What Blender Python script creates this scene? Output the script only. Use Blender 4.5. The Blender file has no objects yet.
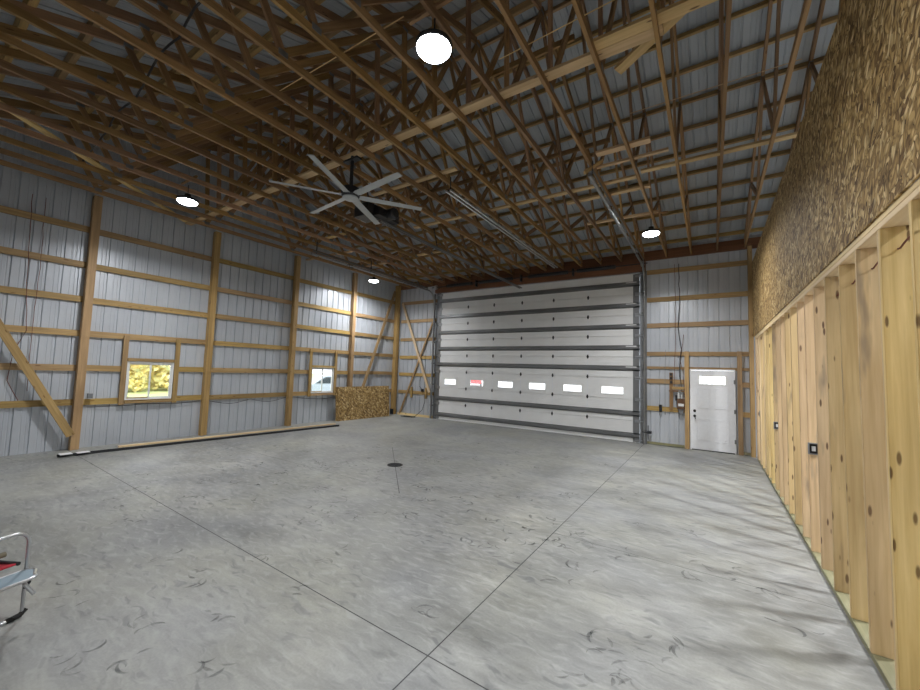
import bpy, bmesh, math, random
from mathutils import Vector, Matrix
random.seed(11)
S = bpy.context.scene
C = S.collection
PI = math.pi
# ------------------------------------------------------------------ layout (metres)
XR = .887          # room face of the stud partition
XL = -10.81        # room face of the posts of the window wall
XS = -10.99        # steel of the window wall
D = 11.83          # girt face of the wall with the overhead door
DS = 11.87         # steel of that wall
YF = -1.25         # wall behind the photographer
XE = 4.9           # far gable beyond the partition
H = 5.18           # underside of the truss chords
YC = 5.30          # ridge
def roof(y):       # centre line of the top chord
    return 5.36 + ((11.85 - y) if y > YC else (y + 1.25)) / 3.0

# ------------------------------------------------------------------ materials
def newmat(name):
    m = bpy.data.materials.new(name); m.use_nodes = True
    nt = m.node_tree; b = nt.nodes['Principled BSDF']
    return m, nt, b
def N(nt, t, **k):
    n = nt.nodes.new(t)
    for a, v in k.items():
        if a.startswith('i_'):
            key = a[2:].replace('_', ' ')
            n.inputs[key].default_value = v
        else: setattr(n, a, v)
    return n
def ramp(nt, stops, src=None):
    r = nt.nodes.new('ShaderNodeValToRGB'); e = r.color_ramp.elements
    while len(e) < len(stops): e.new(.5)
    for el, (p, c) in zip(e, stops):
        el.position = p; el.color = (c[0], c[1], c[2], 1)
    if src is not None: nt.links.new(src, r.inputs['Fac'])
    return r
def mixc(nt, fac, a, b, mode='MIX'):
    n = nt.nodes.new('ShaderNodeMix'); n.data_type = 'RGBA'; n.blend_type = mode
    for i, v in ((0, fac), (6, a), (7, b)):
        if hasattr(v, 'links') or hasattr(v, 'is_linked'): nt.links.new(v, n.inputs[i])
        else: n.inputs[i].default_value = v if i == 0 else (v[0], v[1], v[2], 1)
    return n.outputs[2]
def math_(nt, op, a, b=None, c=None):
    n = nt.nodes.new('ShaderNodeMath'); n.operation = op
    for i, v in enumerate((a, b, c)):
        if v is None: continue
        if hasattr(v, 'is_linked'): nt.links.new(v, n.inputs[i])
        else: n.inputs[i].default_value = v
    return n.outputs[0]

def plain(name, col, rough=.5, metal=0, spec=.5):
    m, nt, b = newmat(name)
    b.inputs['Base Color'].default_value = (*col, 1)
    b.inputs['Roughness'].default_value = rough; b.inputs['Metallic'].default_value = metal
    b.inputs['Specular IOR Level'].default_value = spec
    tc = N(nt, 'ShaderNodeTexCoord'); no = N(nt, 'ShaderNodeTexNoise', i_Scale=14.0, i_Detail=3.0)
    nt.links.new(tc.outputs['Object'], no.inputs['Vector'])
    r = ramp(nt, [(.3, tuple(x * .96 for x in col)), (.7, tuple(min(1, x * 1.02) for x in col))], no.outputs['Fac'])
    nt.links.new(r.outputs[0], b.inputs['Base Color'])
    return m

def wood(name, dark, light, knot=(.12, .055, .02), vary=.22, knots=1.0, rough=.62, stain=None):
    """board material: grain runs along the object's own X"""
    m, nt, b = newmat(name); L = nt.links.new
    tc = N(nt, 'ShaderNodeTexCoord'); oi = N(nt, 'ShaderNodeObjectInfo')
    off = N(nt, 'ShaderNodeVectorMath', operation='SCALE'); off.inputs[0].default_value = (31, 17, 23)
    L(oi.outputs['Random'], off.inputs['Scale'])
    add = N(nt, 'ShaderNodeVectorMath', operation='ADD'); L(tc.outputs['Object'], add.inputs[0]); L(off.outputs[0], add.inputs[1])
    mp = N(nt, 'ShaderNodeMapping'); mp.inputs['Scale'].default_value = (1.1, 26, 26); L(add.outputs[0], mp.inputs[0])
    g = N(nt, 'ShaderNodeTexNoise', i_Scale=1.0, i_Detail=4.0, i_Roughness=.6, i_Distortion=.4); L(mp.outputs[0], g.inputs['Vector'])
    base = ramp(nt, [(.28, dark), (.72, light)], g.outputs['Fac']).outputs[0]
    mp3 = N(nt, 'ShaderNodeMapping'); mp3.inputs['Scale'].default_value = (.9, 4, 4); L(add.outputs[0], mp3.inputs[0])
    g2 = N(nt, 'ShaderNodeTexNoise', i_Scale=1.0, i_Detail=2.0); L(mp3.outputs[0], g2.inputs['Vector'])
    tone = ramp(nt, [(.3, (.74, .70, .66)), (.7, (1.1, 1.08, 1.05))], g2.outputs['Fac']).outputs[0]
    base = mixc(nt, .8, base, tone, 'MULTIPLY')
    # knots
    mp2 = N(nt, 'ShaderNodeMapping'); mp2.inputs['Scale'].default_value = (2.6, 9.5, 9.5); L(add.outputs[0], mp2.inputs[0])
    v = N(nt, 'ShaderNodeTexVoronoi', i_Scale=1.0); L(mp2.outputs[0], v.inputs['Vector'])
    kr = ramp(nt, [(.08, (1, 1, 1)), (.13, (0, 0, 0))], v.outputs['Distance']).outputs[0]
    mp5 = N(nt, 'ShaderNodeMapping'); mp5.inputs['Scale'].default_value = (4.2, 19, 19); mp5.inputs['Location'].default_value = (3, 5, 1); L(add.outputs[0], mp5.inputs[0])
    v5 = N(nt, 'ShaderNodeTexVoronoi', i_Scale=1.0); L(mp5.outputs[0], v5.inputs['Vector'])
    k5 = ramp(nt, [(.12, (1, 1, 1)), (.19, (0, 0, 0))], v5.outputs['Distance']).outputs[0]
    s5 = N(nt, 'ShaderNodeSeparateColor'); L(v5.outputs['Color'], s5.inputs[0])
    f5 = math_(nt, 'MULTIPLY', math_(nt, 'MULTIPLY', k5, math_(nt, 'GREATER_THAN', s5.outputs[1], 1 - .3 * knots)), .9)
    base = mixc(nt, f5, base, knot)
    sel = N(nt, 'ShaderNodeSeparateColor'); L(v.outputs['Color'], sel.inputs[0])
    pick = math_(nt, 'GREATER_THAN', sel.outputs[0], 1 - .42 * knots)
    kf = math_(nt, 'MULTIPLY', kr, pick)
    kf = math_(nt, 'MULTIPLY', kf, .85)
    base = mixc(nt, kf, base, knot)
    if stain:
        mp4 = N(nt, 'ShaderNodeMapping'); mp4.inputs['Scale'].default_value = (1.3, 9, 9); L(add.outputs[0], mp4.inputs[0])
        s = N(nt, 'ShaderNodeTexNoise', i_Scale=1.0, i_Detail=3.0); L(mp4.outputs[0], s.inputs['Vector'])
        sr = ramp(nt, [(.60, (0, 0, 0)), (.70, (.6, .6, .6))], s.outputs['Fac']).outputs[0]
        base = mixc(nt, sr, base, stain)
    hv = N(nt, 'ShaderNodeHueSaturation')
    val = math_(nt, 'MULTIPLY_ADD', oi.outputs['Random'], vary * 2, 1 - vary)
    L(val, hv.inputs['Value'])
    r2 = math_(nt, 'FRACT', math_(nt, 'MULTIPLY', oi.outputs['Random'], 7.13))
    L(math_(nt, 'MULTIPLY_ADD', r2, .018, .491), hv.inputs['Hue'])
    L(math_(nt, 'MULTIPLY_ADD', r2, .2, .9), hv.inputs['Saturation'])
    L(base, hv.inputs['Color']); L(hv.outputs[0], b.inputs['Base Color'])
    b.inputs['Roughness'].default_value = rough
    bp = N(nt, 'ShaderNodeBump', i_Strength=.25, i_Distance=.002); L(g.outputs['Fac'], bp.inputs['Height']); L(bp.outputs[0], b.inputs['Normal'])
    return m

M = {}
M['pine'] = wood('pine_stud', (.60, .42, .20), (.80, .61, .34), vary=.12, knots=1.3, stain=(.22, .17, .13))
M['pale'] = wood('pale_pine', (.70, .52, .28), (.86, .70, .43), vary=.10, knots=.4)
M['girt'] = wood('girt_pine', (.30, .195, .08), (.53, .365, .16), knot=(.16, .07, .02), vary=.2, knots=.9)
M['post'] = wood('post_pine', (.32, .205, .08), (.51, .34, .145), knot=(.17, .08, .02), vary=.1, knots=.5)
M['truss'] = wood('truss_pine', (.22, .125, .055), (.40, .245, .115), vary=.24, knots=.5)
M['brace'] = wood('brace_pine', (.58, .40, .19), (.78, .58, .32), vary=.12, knots=.6)
M['header'] = wood('header_lumber', (.13, .055, .03), (.24, .105, .058), vary=.08, knots=.3)
M['treated'] = wood('treated_lumber', (.20, .20, .12), (.33, .31, .20), vary=.1, knots=.3)

def steel_sheet(name, a, bcol, rough=.36, metal=.25):
    m, nt, b = newmat(name); L = nt.links.new
    tc = N(nt, 'ShaderNodeTexCoord')
    no = N(nt, 'ShaderNodeTexNoise', i_Scale=.9, i_Detail=4.0); L(tc.outputs['Object'], no.inputs['Vector'])
    r = ramp(nt, [(.3, a), (.7, bcol)], no.outputs['Fac']); L(r.outputs[0], b.inputs['Base Color'])
    n2 = N(nt, 'ShaderNodeTexNoise', i_Scale=3.0, i_Detail=2.0); L(tc.outputs['Object'], n2.inputs['Vector'])
    L(math_(nt, 'MULTIPLY_ADD', n2.outputs['Fac'], .16, rough - .08), b.inputs['Roughness'])
    b.inputs['Metallic'].default_value = metal
    return m
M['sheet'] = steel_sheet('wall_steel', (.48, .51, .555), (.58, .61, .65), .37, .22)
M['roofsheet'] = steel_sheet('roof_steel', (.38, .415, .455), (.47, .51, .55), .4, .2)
M['galv'] = steel_sheet('galvanized_steel', (.16, .165, .17), (.26, .265, .27), .4, .6)
M['track'] = steel_sheet('track_steel', (.26, .27, .28), (.40, .41, .42), .3, .85)
M['dark'] = plain('dark_steel', (.035, .036, .04), .45, .4)
M['black'] = plain('black_plastic', (.018, .018, .02), .4)
M['white'] = plain('white_paint', (.78, .80, .83), .4)
M['vinyl'] = plain('white_vinyl', (.80, .81, .80), .35)
M['greybox'] = plain('grey_box', (.22, .23, .24), .45, .3)
M['alu'] = plain('aluminium_tube', (.62, .63, .65), .28, .9)
M['fanblade'] = plain('fan_blade', (.52, .54, .55), .38, .5)
M['redcloth'] = plain('red_cloth', (.42, .02, .035), .85)
M['tabletop'] = plain('table_plastic', (.27, .36, .42), .5)
M['armpad'] = plain('olive_arm_pad', (.14, .115, .07), .6)
M['cable'] = plain('cable_black', (.015, .015, .017), .5)
M['copper'] = plain('cable_brown', (.16, .05, .03), .6)
M['yellow'] = plain('cable_yellow', (.70, .50, .04), .5)
M['rubber'] = plain('rubber', (.02, .02, .02), .8)
M['cord'] = plain('dark_cord', (.04, .04, .03), .7)
M['concreteplug'] = plain('drain_iron', (.03, .032, .034), .5, .5)
M['label'] = plain('white_label', (.75, .76, .76), .5)
M['brownbox'] = plain('brown_box', (.12, .06, .03), .6)
M['carwhite'] = plain('car_paint_silver', (.45, .50, .58), .25, .3)
M['carred'] = plain('car_paint_red', (.55, .02, .02), .25, .2)
M['carglass'] = plain('car_glass', (.03, .04, .05), .1)

def door_panel_mat():
    m, nt, b = newmat('door_section_paint'); L = nt.links.new
    tc = N(nt, 'ShaderNodeTexCoord'); sep = N(nt, 'ShaderNodeSeparateXYZ'); L(tc.outputs['Object'], sep.inputs[0])
    no = N(nt, 'ShaderNodeTexNoise', i_Scale=2.0, i_Detail=3.0); L(tc.outputs['Object'], no.inputs['Vector'])
    r = ramp(nt, [(.3, (.76, .77, .77)), (.7, (.83, .84, .84))], no.outputs['Fac']); L(r.outputs[0], b.inputs['Base Color'])
    b.inputs['Roughness'].default_value = .42; b.inputs['Metallic'].default_value = .05
    # fine horizontal pressed lines
    s = math_(nt, 'SINE', math_(nt, 'MULTIPLY', sep.outputs[2], 2 * PI / .1))
    s = math_(nt, 'POWER', math_(nt, 'ABSOLUTE', s), 12.0)
    bp = N(nt, 'ShaderNodeBump', i_Strength=.5, i_Distance=.004); L(s, bp.inputs['Height']); L(bp.outputs[0], b.inputs['Normal'])
    return m
M['doorpanel'] = door_panel_mat()

def osb():
    m, nt, b = newmat('oriented_strand_board'); L = nt.links.new
    tc = N(nt, 'ShaderNodeTexCoord'); oi = N(nt, 'ShaderNodeObjectInfo')
    off = N(nt, 'ShaderNodeVectorMath', operation='SCALE'); off.inputs[0].default_value = (7, 13, 5); L(oi.outputs['Random'], off.inputs['Scale'])
    add = N(nt, 'ShaderNodeVectorMath', operation='ADD'); L(tc.outputs['Object'], add.inputs[0]); L(off.outputs[0], add.inputs[1])
    wob = N(nt, 'ShaderNodeTexNoise', i_Scale=7.0, i_Detail=1.0); L(add.outputs[0], wob.inputs['Vector'])
    wv = N(nt, 'ShaderNodeVectorMath', operation='MULTIPLY_ADD'); L(wob.outputs['Color'], wv.inputs[0]); wv.inputs[1].default_value = (.11, .11, .11); L(add.outputs[0], wv.inputs[2])
    cols = []; masks = []
    for ang, sc in ((.15, (10, 24, 24)), (-.75, (12, 30, 30)), (1.35, (9, 34, 34)), (-2.4, (12, 34, 34))):
        mp = N(nt, 'ShaderNodeMapping'); mp.vector_type = 'POINT'
        mp.inputs['Rotation'].default_value = (0, 0, ang)
        L(wv.outputs[0], mp.inputs[0])
        ms = N(nt, 'ShaderNodeMapping'); ms.inputs['Scale'].default_value = sc; L(mp.outputs[0], ms.inputs[0])
        v = N(nt, 'ShaderNodeTexVoronoi', i_Scale=1.0); L(ms.outputs[0], v.inputs['Vector'])
        sc_ = N(nt, 'ShaderNodeSeparateColor'); L(v.outputs['Color'], sc_.inputs[0])
        edge = ramp(nt, [(.30, (1, 1, 1)), (.75, (.42, .39, .35))], v.outputs['Distance']).outputs[0]
        c = ramp(nt, [(0, (.16, .09, .038)), (.3, (.40, .26, .10)), (.7, (.58, .40, .17)), (1, (.84, .66, .36))], sc_.outputs[0]).outputs[0]
        cols.append(mixc(nt, 1.0, c, edge, 'MULTIPLY')); masks.append(sc_.outputs[1])
    out = cols[0]
    for k in range(1, 4):
        f = math_(nt, 'GREATER_THAN', masks[k], .55)
        out = mixc(nt, f, out, cols[k])
    big = N(nt, 'ShaderNodeTexNoise', i_Scale=1.3, i_Detail=3.0); L(add.outputs[0], big.inputs['Vector'])
    tone = ramp(nt, [(.3, (.80, .78, .75)), (.7, (1.05, 1.04, 1.02))], big.outputs['Fac']).outputs[0]
    out = mixc(nt, 1.0, out, tone, 'MULTIPLY')
    L(out, b.inputs['Base Color']); b.inputs['Roughness'].default_value = .72; b.inputs['Specular IOR Level'].default_value = .25
    bp = N(nt, 'ShaderNodeBump', i_Strength=.35, i_Distance=.003)
    L(masks[1], bp.inputs['Height']); L(bp.outputs[0], b.inputs['Normal'])
    return m
M['osb'] = osb()

def concrete():
    m, nt, b = newmat('concrete_slab'); L = nt.links.new
    tc = N(nt, 'ShaderNodeTexCoord'); P = tc.outputs['Object']
    sep = N(nt, 'ShaderNodeSeparateXYZ'); L(P, sep.inputs[0]); X, Y = sep.outputs[0], sep.outputs[1]
    n1 = N(nt, 'ShaderNodeTexNoise', i_Scale=.55, i_Detail=5.0, i_Roughness=.6, i_Distortion=.5); L(P, n1.inputs['Vector'])
    base = ramp(nt, [(.28, (.185, .19, .187)), (.5, (.26, .265, .257)), (.72, (.345, .347, .33))], n1.outputs['Fac']).outputs[0]
    mp = N(nt, 'ShaderNodeMapping'); mp.inputs['Rotation'].default_value = (0, 0, .45); mp.inputs['Scale'].default_value = (1.6, 6, 1); L(P, mp.inputs[0])
    n2 = N(nt, 'ShaderNodeTexNoise', i_Scale=1.0, i_Detail=6.0, i_Roughness=.65, i_Distortion=1.0); L(mp.outputs[0], n2.inputs['Vector'])
    t2 = ramp(nt, [(.3, (.76, .76, .76)), (.5, (.98, .98, .98)), (.72, (1.2, 1.2, 1.18))], n2.outputs['Fac']).outputs[0]
    base = mixc(nt, 1.0, base, t2, 'MULTIPLY')
    n3 = N(nt, 'ShaderNodeTexNoise', i_Scale=60.0, i_Detail=3.0); L(P, n3.inputs['Vector'])
    t3 = ramp(nt, [(.3, (.93, .93, .93)), (.7, (1.05, 1.05, 1.05))], n3.outputs['Fac']).outputs[0]
    base = mixc(nt, 1.0, base, t3, 'MULTIPLY')
    # greenish and bluish curing patches
    n4 = N(nt, 'ShaderNodeTexNoise', i_Scale=.8, i_Detail=2.0); L(P, n4.inputs['Vector'])
    t4 = ramp(nt, [(.35, (.98, .99, 1.02)), (.65, (1.05, 1.04, .95))], n4.outputs['Fac']).outputs[0]
    base = mixc(nt, .8, base, t4, 'MULTIPLY')
    # dusty scuffs (boot marks at small scale), only in trafficked patches
    wn = N(nt, 'ShaderNodeTexNoise', i_Scale=5.0, i_Detail=1.0); L(P, wn.inputs['Vector'])
    wv = N(nt, 'ShaderNodeVectorMath', operation='MULTIPLY_ADD'); L(wn.outputs['Color'], wv.inputs[0]); wv.inputs[1].default_value = (.16, .16, 0); L(P, wv.inputs[2])
    ms = N(nt, 'ShaderNodeMapping'); ms.inputs['Scale'].default_value = (5, 17, 1); ms.inputs['Rotation'].default_value = (0, 0, .6); L(wv.outputs[0], ms.inputs[0])
    n5 = N(nt, 'ShaderNodeTexNoise', i_Scale=1.0, i_Detail=2.0); L(ms.outputs[0], n5.inputs['Vector'])
    sc = ramp(nt, [(.57, (0, 0, 0)), (.66, (1, 1, 1))], n5.outputs['Fac']).outputs[0]
    n6 = N(nt, 'ShaderNodeTexNoise', i_Scale=.9, i_Detail=3.0); mo = N(nt, 'ShaderNodeMapping'); mo.inputs['Location'].default_value = (4, 9, 0); L(P, mo.inputs[0]); L(mo.outputs[0], n6.inputs['Vector'])
    area = ramp(nt, [(.36, (.06, .06, .06)), (.58, (.58, .58, .58))], n6.outputs['Fac']).outputs[0]
    f = math_(nt, 'MULTIPLY', sc, area)
    base = mixc(nt, f, base, (.13, .137, .14))
    ml = N(nt, 'ShaderNodeMapping'); ml.inputs['Scale'].default_value = (7, 21, 1); ml.inputs['Rotation'].default_value = (0, 0, -.5); ml.inputs['Location'].default_value = (2, 6, 0); L(wv.outputs[0], ml.inputs[0])
    n7 = N(nt, 'ShaderNodeTexNoise', i_Scale=1.0, i_Detail=3.0); L(ml.outputs[0], n7.inputs['Vector'])
    sl = ramp(nt, [(.50, (0, 0, 0)), (.70, (.36, .36, .36))], n7.outputs['Fac']).outputs[0]
    base = mixc(nt, sl, base, (.42, .425, .41))
    # saw cut control joints
    def line(dist, lim=None, w=.0045):
        a = math_(nt, 'LESS_THAN', math_(nt, 'ABSOLUTE', dist), w)
        for l in (lim or []): a = math_(nt, 'MULTIPLY', a, l)
        return a
    def sub(a, v): return math_(nt, 'SUBTRACT', a, v)
    ls = [line(sub(X, -1.555)),
          line(math_(nt, 'ADD', sub(Y, 2.10), math_(nt, 'MULTIPLY', math_(nt, 'ADD', X, 1.56), .016))),
          line(sub(Y, 4.47), [math_(nt, 'GREATER_THAN', X, -1.555)], .003),
          line(sub(Y, 4.50), [math_(nt, 'LESS_THAN', X, -4.7)], .003),
          line(sub(Y, 5.70), [math_(nt, 'GREATER_THAN', X, -4.4), math_(nt, 'LESS_THAN', X, -1.555)], .002)]
    u = math_(nt, 'MULTIPLY', math_(nt, 'ADD', math_(nt, 'ADD', X, 5.106), sub(Y, 5.617)), .7071)
    lim = math_(nt, 'LESS_THAN', math_(nt, 'ABSOLUTE', math_(nt, 'SUBTRACT', X, -5.1)), 1.2)
    ls.append(line(u, [lim], .005))
    j = ls[0]
    for l in ls[1:]: j = math_(nt, 'MAXIMUM', j, l)
    base = mixc(nt, j, base, (.035, .037, .038))
    L(base, b.inputs['Base Color'])
    L(ramp(nt, [(.3, (.42,) * 3), (.7, (.62,) * 3)], n2.outputs['Fac']).outputs[0], b.inputs['Roughness'])
    h = math_(nt, 'MULTIPLY_ADD', n3.outputs['Fac'], .3, math_(nt, 'MULTIPLY', j, -2.0))
    bp = N(nt, 'ShaderNodeBump', i_Strength=.3, i_Distance=.003); L(h, bp.inputs['Height']); L(bp.outputs[0], b.inputs['Normal'])
    return m
M['concrete'] = concrete()

def glass_mat(name, haze=0.0, tint=(1, 1, 1)):
    m = bpy.data.materials.new(name); m.use_nodes = True; nt = m.node_tree; nt.nodes.clear(); L = nt.links.new
    o = N(nt, 'ShaderNodeOutputMaterial'); t = N(nt, 'ShaderNodeBsdfTransparent'); t.inputs[0].default_value = (*tint, 1)
    g = N(nt, 'ShaderNodeBsdfGlossy'); g.inputs['Roughness'].default_value = .05
    fr = N(nt, 'ShaderNodeFresnel'); fr.inputs[0].default_value = 1.45
    mx = N(nt, 'ShaderNodeMixShader'); L(fr.outputs[0], mx.inputs[0]); L(t.outputs[0], mx.inputs[1]); L(g.outputs[0], mx.inputs[2])
    last = mx.outputs[0]
    if haze:
        tr = N(nt, 'ShaderNodeBsdfTranslucent'); tr.inputs[0].default_value = (.9, .92, .92, 1)
        m2 = N(nt, 'ShaderNodeMixShader'); m2.inputs[0].default_value = haze; L(last, m2.inputs[1]); L(tr.outputs[0], m2.inputs[2]); last = m2.outputs[0]
    L(last, o.inputs[0]); return m
M['glass'] = glass_mat('window_glass')
M['frost'] = glass_mat('frosted_door_glass', .10)
M['hazeglass'] = glass_mat('acrylic_door_glass', .08)

def emis(name, col, s):
    m = bpy.data.materials.new(name); m.use_nodes = True; nt = m.node_tree; nt.nodes.clear()
    o = N(nt, 'ShaderNodeOutputMaterial'); e = N(nt, 'ShaderNodeEmission'); e.inputs[0].default_value = (*col, 1); e.inputs[1].default_value = s
    nt.links.new(e.outputs[0], o.inputs[0]); return m
M['led'] = emis('led_lens', (.93, .97, 1.0), 40.0)

def ground_mat():
    m, nt, b = newmat('grass_ground'); L = nt.links.new
    tc = N(nt, 'ShaderNodeTexCoord'); n = N(nt, 'ShaderNodeTexNoise', i_Scale=.6, i_Detail=6.0); L(tc.outputs['Object'], n.inputs['Vector'])
    r = ramp(nt, [(.3, (.30, .38, .14)), (.7, (.50, .54, .24))], n.outputs['Fac']); L(r.outputs[0], b.inputs['Base Color']); b.inputs['Roughness'].default_value = .9
    return m
M['grass'] = ground_mat()
def leaf_mat():
    m, nt, b = newmat('autumn_leaves'); L = nt.links.new
    tc = N(nt, 'ShaderNodeTexCoord'); n = N(nt, 'ShaderNodeTexNoise', i_Scale=2.2, i_Detail=3.0); L(tc.outputs['Object'], n.inputs['Vector'])
    r = ramp(nt, [(.3, (.50, .52, .28)), (.45, (.78, .70, .32)), (.65, (.90, .74, .30))], n.outputs['Fac']); L(r.outputs[0], b.inputs['Base Color']); b.inputs['Roughness'].default_value = .8
    return m
M['leaf'] = leaf_mat()
M['gravel'] = plain('gravel', (.42, .41, .39), .9)

# ------------------------------------------------------------------ geometry helpers
ORI = {}
def link(o, parent=None):
    C.objects.link(o)
    if parent is not None: o.parent = parent
    return o
def tag(o, label=None, cat=None, group=None, kind=None):
    if label: o['label'] = label
    if cat: o['category'] = cat
    if group: o['group'] = group
    if kind: o['kind'] = kind
    return o
def empty(name, loc=(0, 0, 0), rz=0):
    o = bpy.data.objects.new(name, None); o.empty_display_size = .1
    C.objects.link(o)
    m = Matrix.Translation(loc) @ Matrix.Rotation(rz, 4, 'Z')
    o.matrix_basis = m; ORI[o] = m
    return o
def setw(o, m, parent):
    """place o so that its world matrix is m"""
    if parent is not None:
        o.parent = parent; o.matrix_parent_inverse = Matrix.Identity(4)
        o.matrix_basis = ORI[parent].inverted() @ m
    else: o.matrix_basis = m
    ORI[o] = m
class MB:
    def __init__(s): s.v = []; s.f = []
    def box(s, x0, x1, y0, y1, z0, z1):
        n = len(s.v)
        s.v += [(x0, y0, z0), (x1, y0, z0), (x1, y1, z0), (x0, y1, z0), (x0, y0, z1), (x1, y0, z1), (x1, y1, z1), (x0, y1, z1)]
        s.f += [tuple(n + i for i in q) for q in ((0, 3, 2, 1), (4, 5, 6, 7), (0, 1, 5, 4), (1, 2, 6, 5), (2, 3, 7, 6), (3, 0, 4, 7))]
        return s
    def bar(s, p0, p1, w, t, up=(0, 0, 1)):
        p0, p1, up = Vector(p0), Vector(p1), Vector(up)
        x = (p1 - p0).normalized(); y = up.cross(x).normalized(); z = x.cross(y)
        n = len(s.v)
        for p in (p0, p1):
            for a, b in ((-1, -1), (1, -1), (1, 1), (-1, 1)): s.v.append(tuple(p + y * a * t / 2 + z * b * w / 2))
        s.f += [tuple(n + i for i in q) for q in ((0, 3, 2, 1), (4, 5, 6, 7), (0, 1, 5, 4), (1, 2, 6, 5), (2, 3, 7, 6), (3, 0, 4, 7))]
        return s
    def tube(s, pts, r, n=8, cap=True):
        pts = [Vector(p) for p in pts]; base = len(s.v)
        up = Vector((0, 0, 1))
        for i, p in enumerate(pts):
            d = (pts[min(i + 1, len(pts) - 1)] - pts[max(i - 1, 0)]).normalized()
            a = d.cross(up)
            if a.length < .15: a = d.cross(Vector((0, 1, 0)))
            a.normalize(); b = d.cross(a)
            rr = r[i] if isinstance(r, (list, tuple)) else r
            for k in range(n):
                t = 2 * PI * k / n; s.v.append(tuple(p + a * math.cos(t) * rr + b * math.sin(t) * rr))
        for i in range(len(pts) - 1):
            for k in range(n):
                k2 = (k + 1) % n
                s.f.append((base + i * n + k, base + i * n + k2, base + (i + 1) * n + k2, base + (i + 1) * n + k))
        if cap:
            s.f.append(tuple(base + k for k in range(n))[::-1]); e = base + (len(pts) - 1) * n; s.f.append(tuple(e + k for k in range(n)))
        return s
    def lathe(s, prof, c=(0, 0, 0), n=24, axis='z'):
        base = len(s.v)
        for r, h in prof:
            for k in range(n):
                t = 2 * PI * k / n; a, b = r * math.cos(t), r * math.sin(t)
                q = (a, b, h) if axis == 'z' else ((h, a, b) if axis == 'x' else (a, h, b))
                s.v.append((c[0] + q[0], c[1] + q[1], c[2] + q[2]))
        for i in range(len(prof) - 1):
            for k in range(n):
                k2 = (k + 1) % n; s.f.append((base + i * n + k, base + i * n + k2, base + (i + 1) * n + k2, base + (i + 1) * n + k))
        s.f.append(tuple(base + k for k in range(n))); e = base + (len(prof) - 1) * n; s.f.append(tuple(e + k for k in range(n)))
        return s
    def prism(s, poly, h0, h1, axis='z'):
        n = len(s.v); m = len(poly)
        for h in (h0, h1):
            for a, b in poly: s.v.append((a, b, h) if axis == 'z' else ((h, a, b) if axis == 'x' else (a, h, b)))
        s.f.append(tuple(n + i for i in range(m))[::-1]); s.f.append(tuple(n + m + i for i in range(m)))
        for i in range(m): s.f.append((n + i, n + (i + 1) % m, n + m + (i + 1) % m, n + m + i))
        return s
    def build(s, name, mat, parent=None, bevel=0, smooth=False):
        me = bpy.data.meshes.new(name)
        # verts are world coordinates; origin goes to the centre
        cx = [(min(v[i] for v in s.v) + max(v[i] for v in s.v)) / 2 for i in range(3)]
        me.from_pydata([tuple(v[i] - cx[i] for i in range(3)) for v in s.v], [], s.f)
        bm = bmesh.new(); bm.from_mesh(me); bmesh.ops.recalc_face_normals(bm, faces=bm.faces)
        if bevel: bmesh.ops.bevel(bm, geom=bm.edges[:], offset=bevel, segments=2, affect='EDGES', profile=.7)
        bm.to_mesh(me); bm.free(); me.materials.append(mat)
        if smooth:
            for p in me.polygons: p.use_smooth = True
            try: me.set_sharp_from_angle(angle=.7)
            except Exception: pass
        o = bpy.data.objects.new(name, me); C.objects.link(o)
        setw(o, Matrix.Translation(cx), parent)
        return o
def board(name, p0, p1, w, t, mat, up=(0, 0, 1), parent=None, bevel=0):
    """lumber from p0 to p1; w measured along `up`; grain along its own X"""
    p0, p1, up = Vector(p0), Vector(p1), Vector(up)
    l = (p1 - p0).length; x = (p1 - p0) / l; y = up.cross(x).normalized(); z = x.cross(y)
    mb = MB().box(-l / 2, l / 2, -t / 2, t / 2, -w / 2, w / 2)
    me = bpy.data.meshes.new(name); me.from_pydata(mb.v, [], mb.f)
    if bevel:
        bm = bmesh.new(); bm.from_mesh(me); bmesh.ops.bevel(bm, geom=bm.edges[:], offset=bevel, segments=2, affect='EDGES'); bm.to_mesh(me); bm.free()
    me.materials.append(mat)
    o = bpy.data.objects.new(name, me); C.objects.link(o)
    m = Matrix((x, y, z)).transposed().to_4x4(); m.translation = (p0 + p1) / 2
    setw(o, m, parent)
    return o
def copy_tree(o, shift, parent=None):
    c = o.copy(); C.objects.link(c)
    m = Matrix.Translation(shift) @ ORI[o]
    if parent is None: c.parent = None; c.matrix_basis = m
    else: c.parent = parent
    ORI[c] = m
    for ch in [k for k in o.children]: copy_tree(ch, shift, c)
    return c
OR = ['first', 'second', 'third', 'fourth', 'fifth', 'sixth', 'seventh', 'eighth', 'ninth', 'tenth', 'eleventh', 'twelfth', 'thirteenth', 'fourteenth', 'fifteenth',
      'sixteenth', 'seventeenth', 'eighteenth', 'nineteenth', 'twentieth', 'twenty-first', 'twenty-second', 'twenty-third', 'twenty-fourth', 'twenty-fifth', 'twenty-sixth', 'twenty-seventh', 'twenty-eighth']

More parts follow.
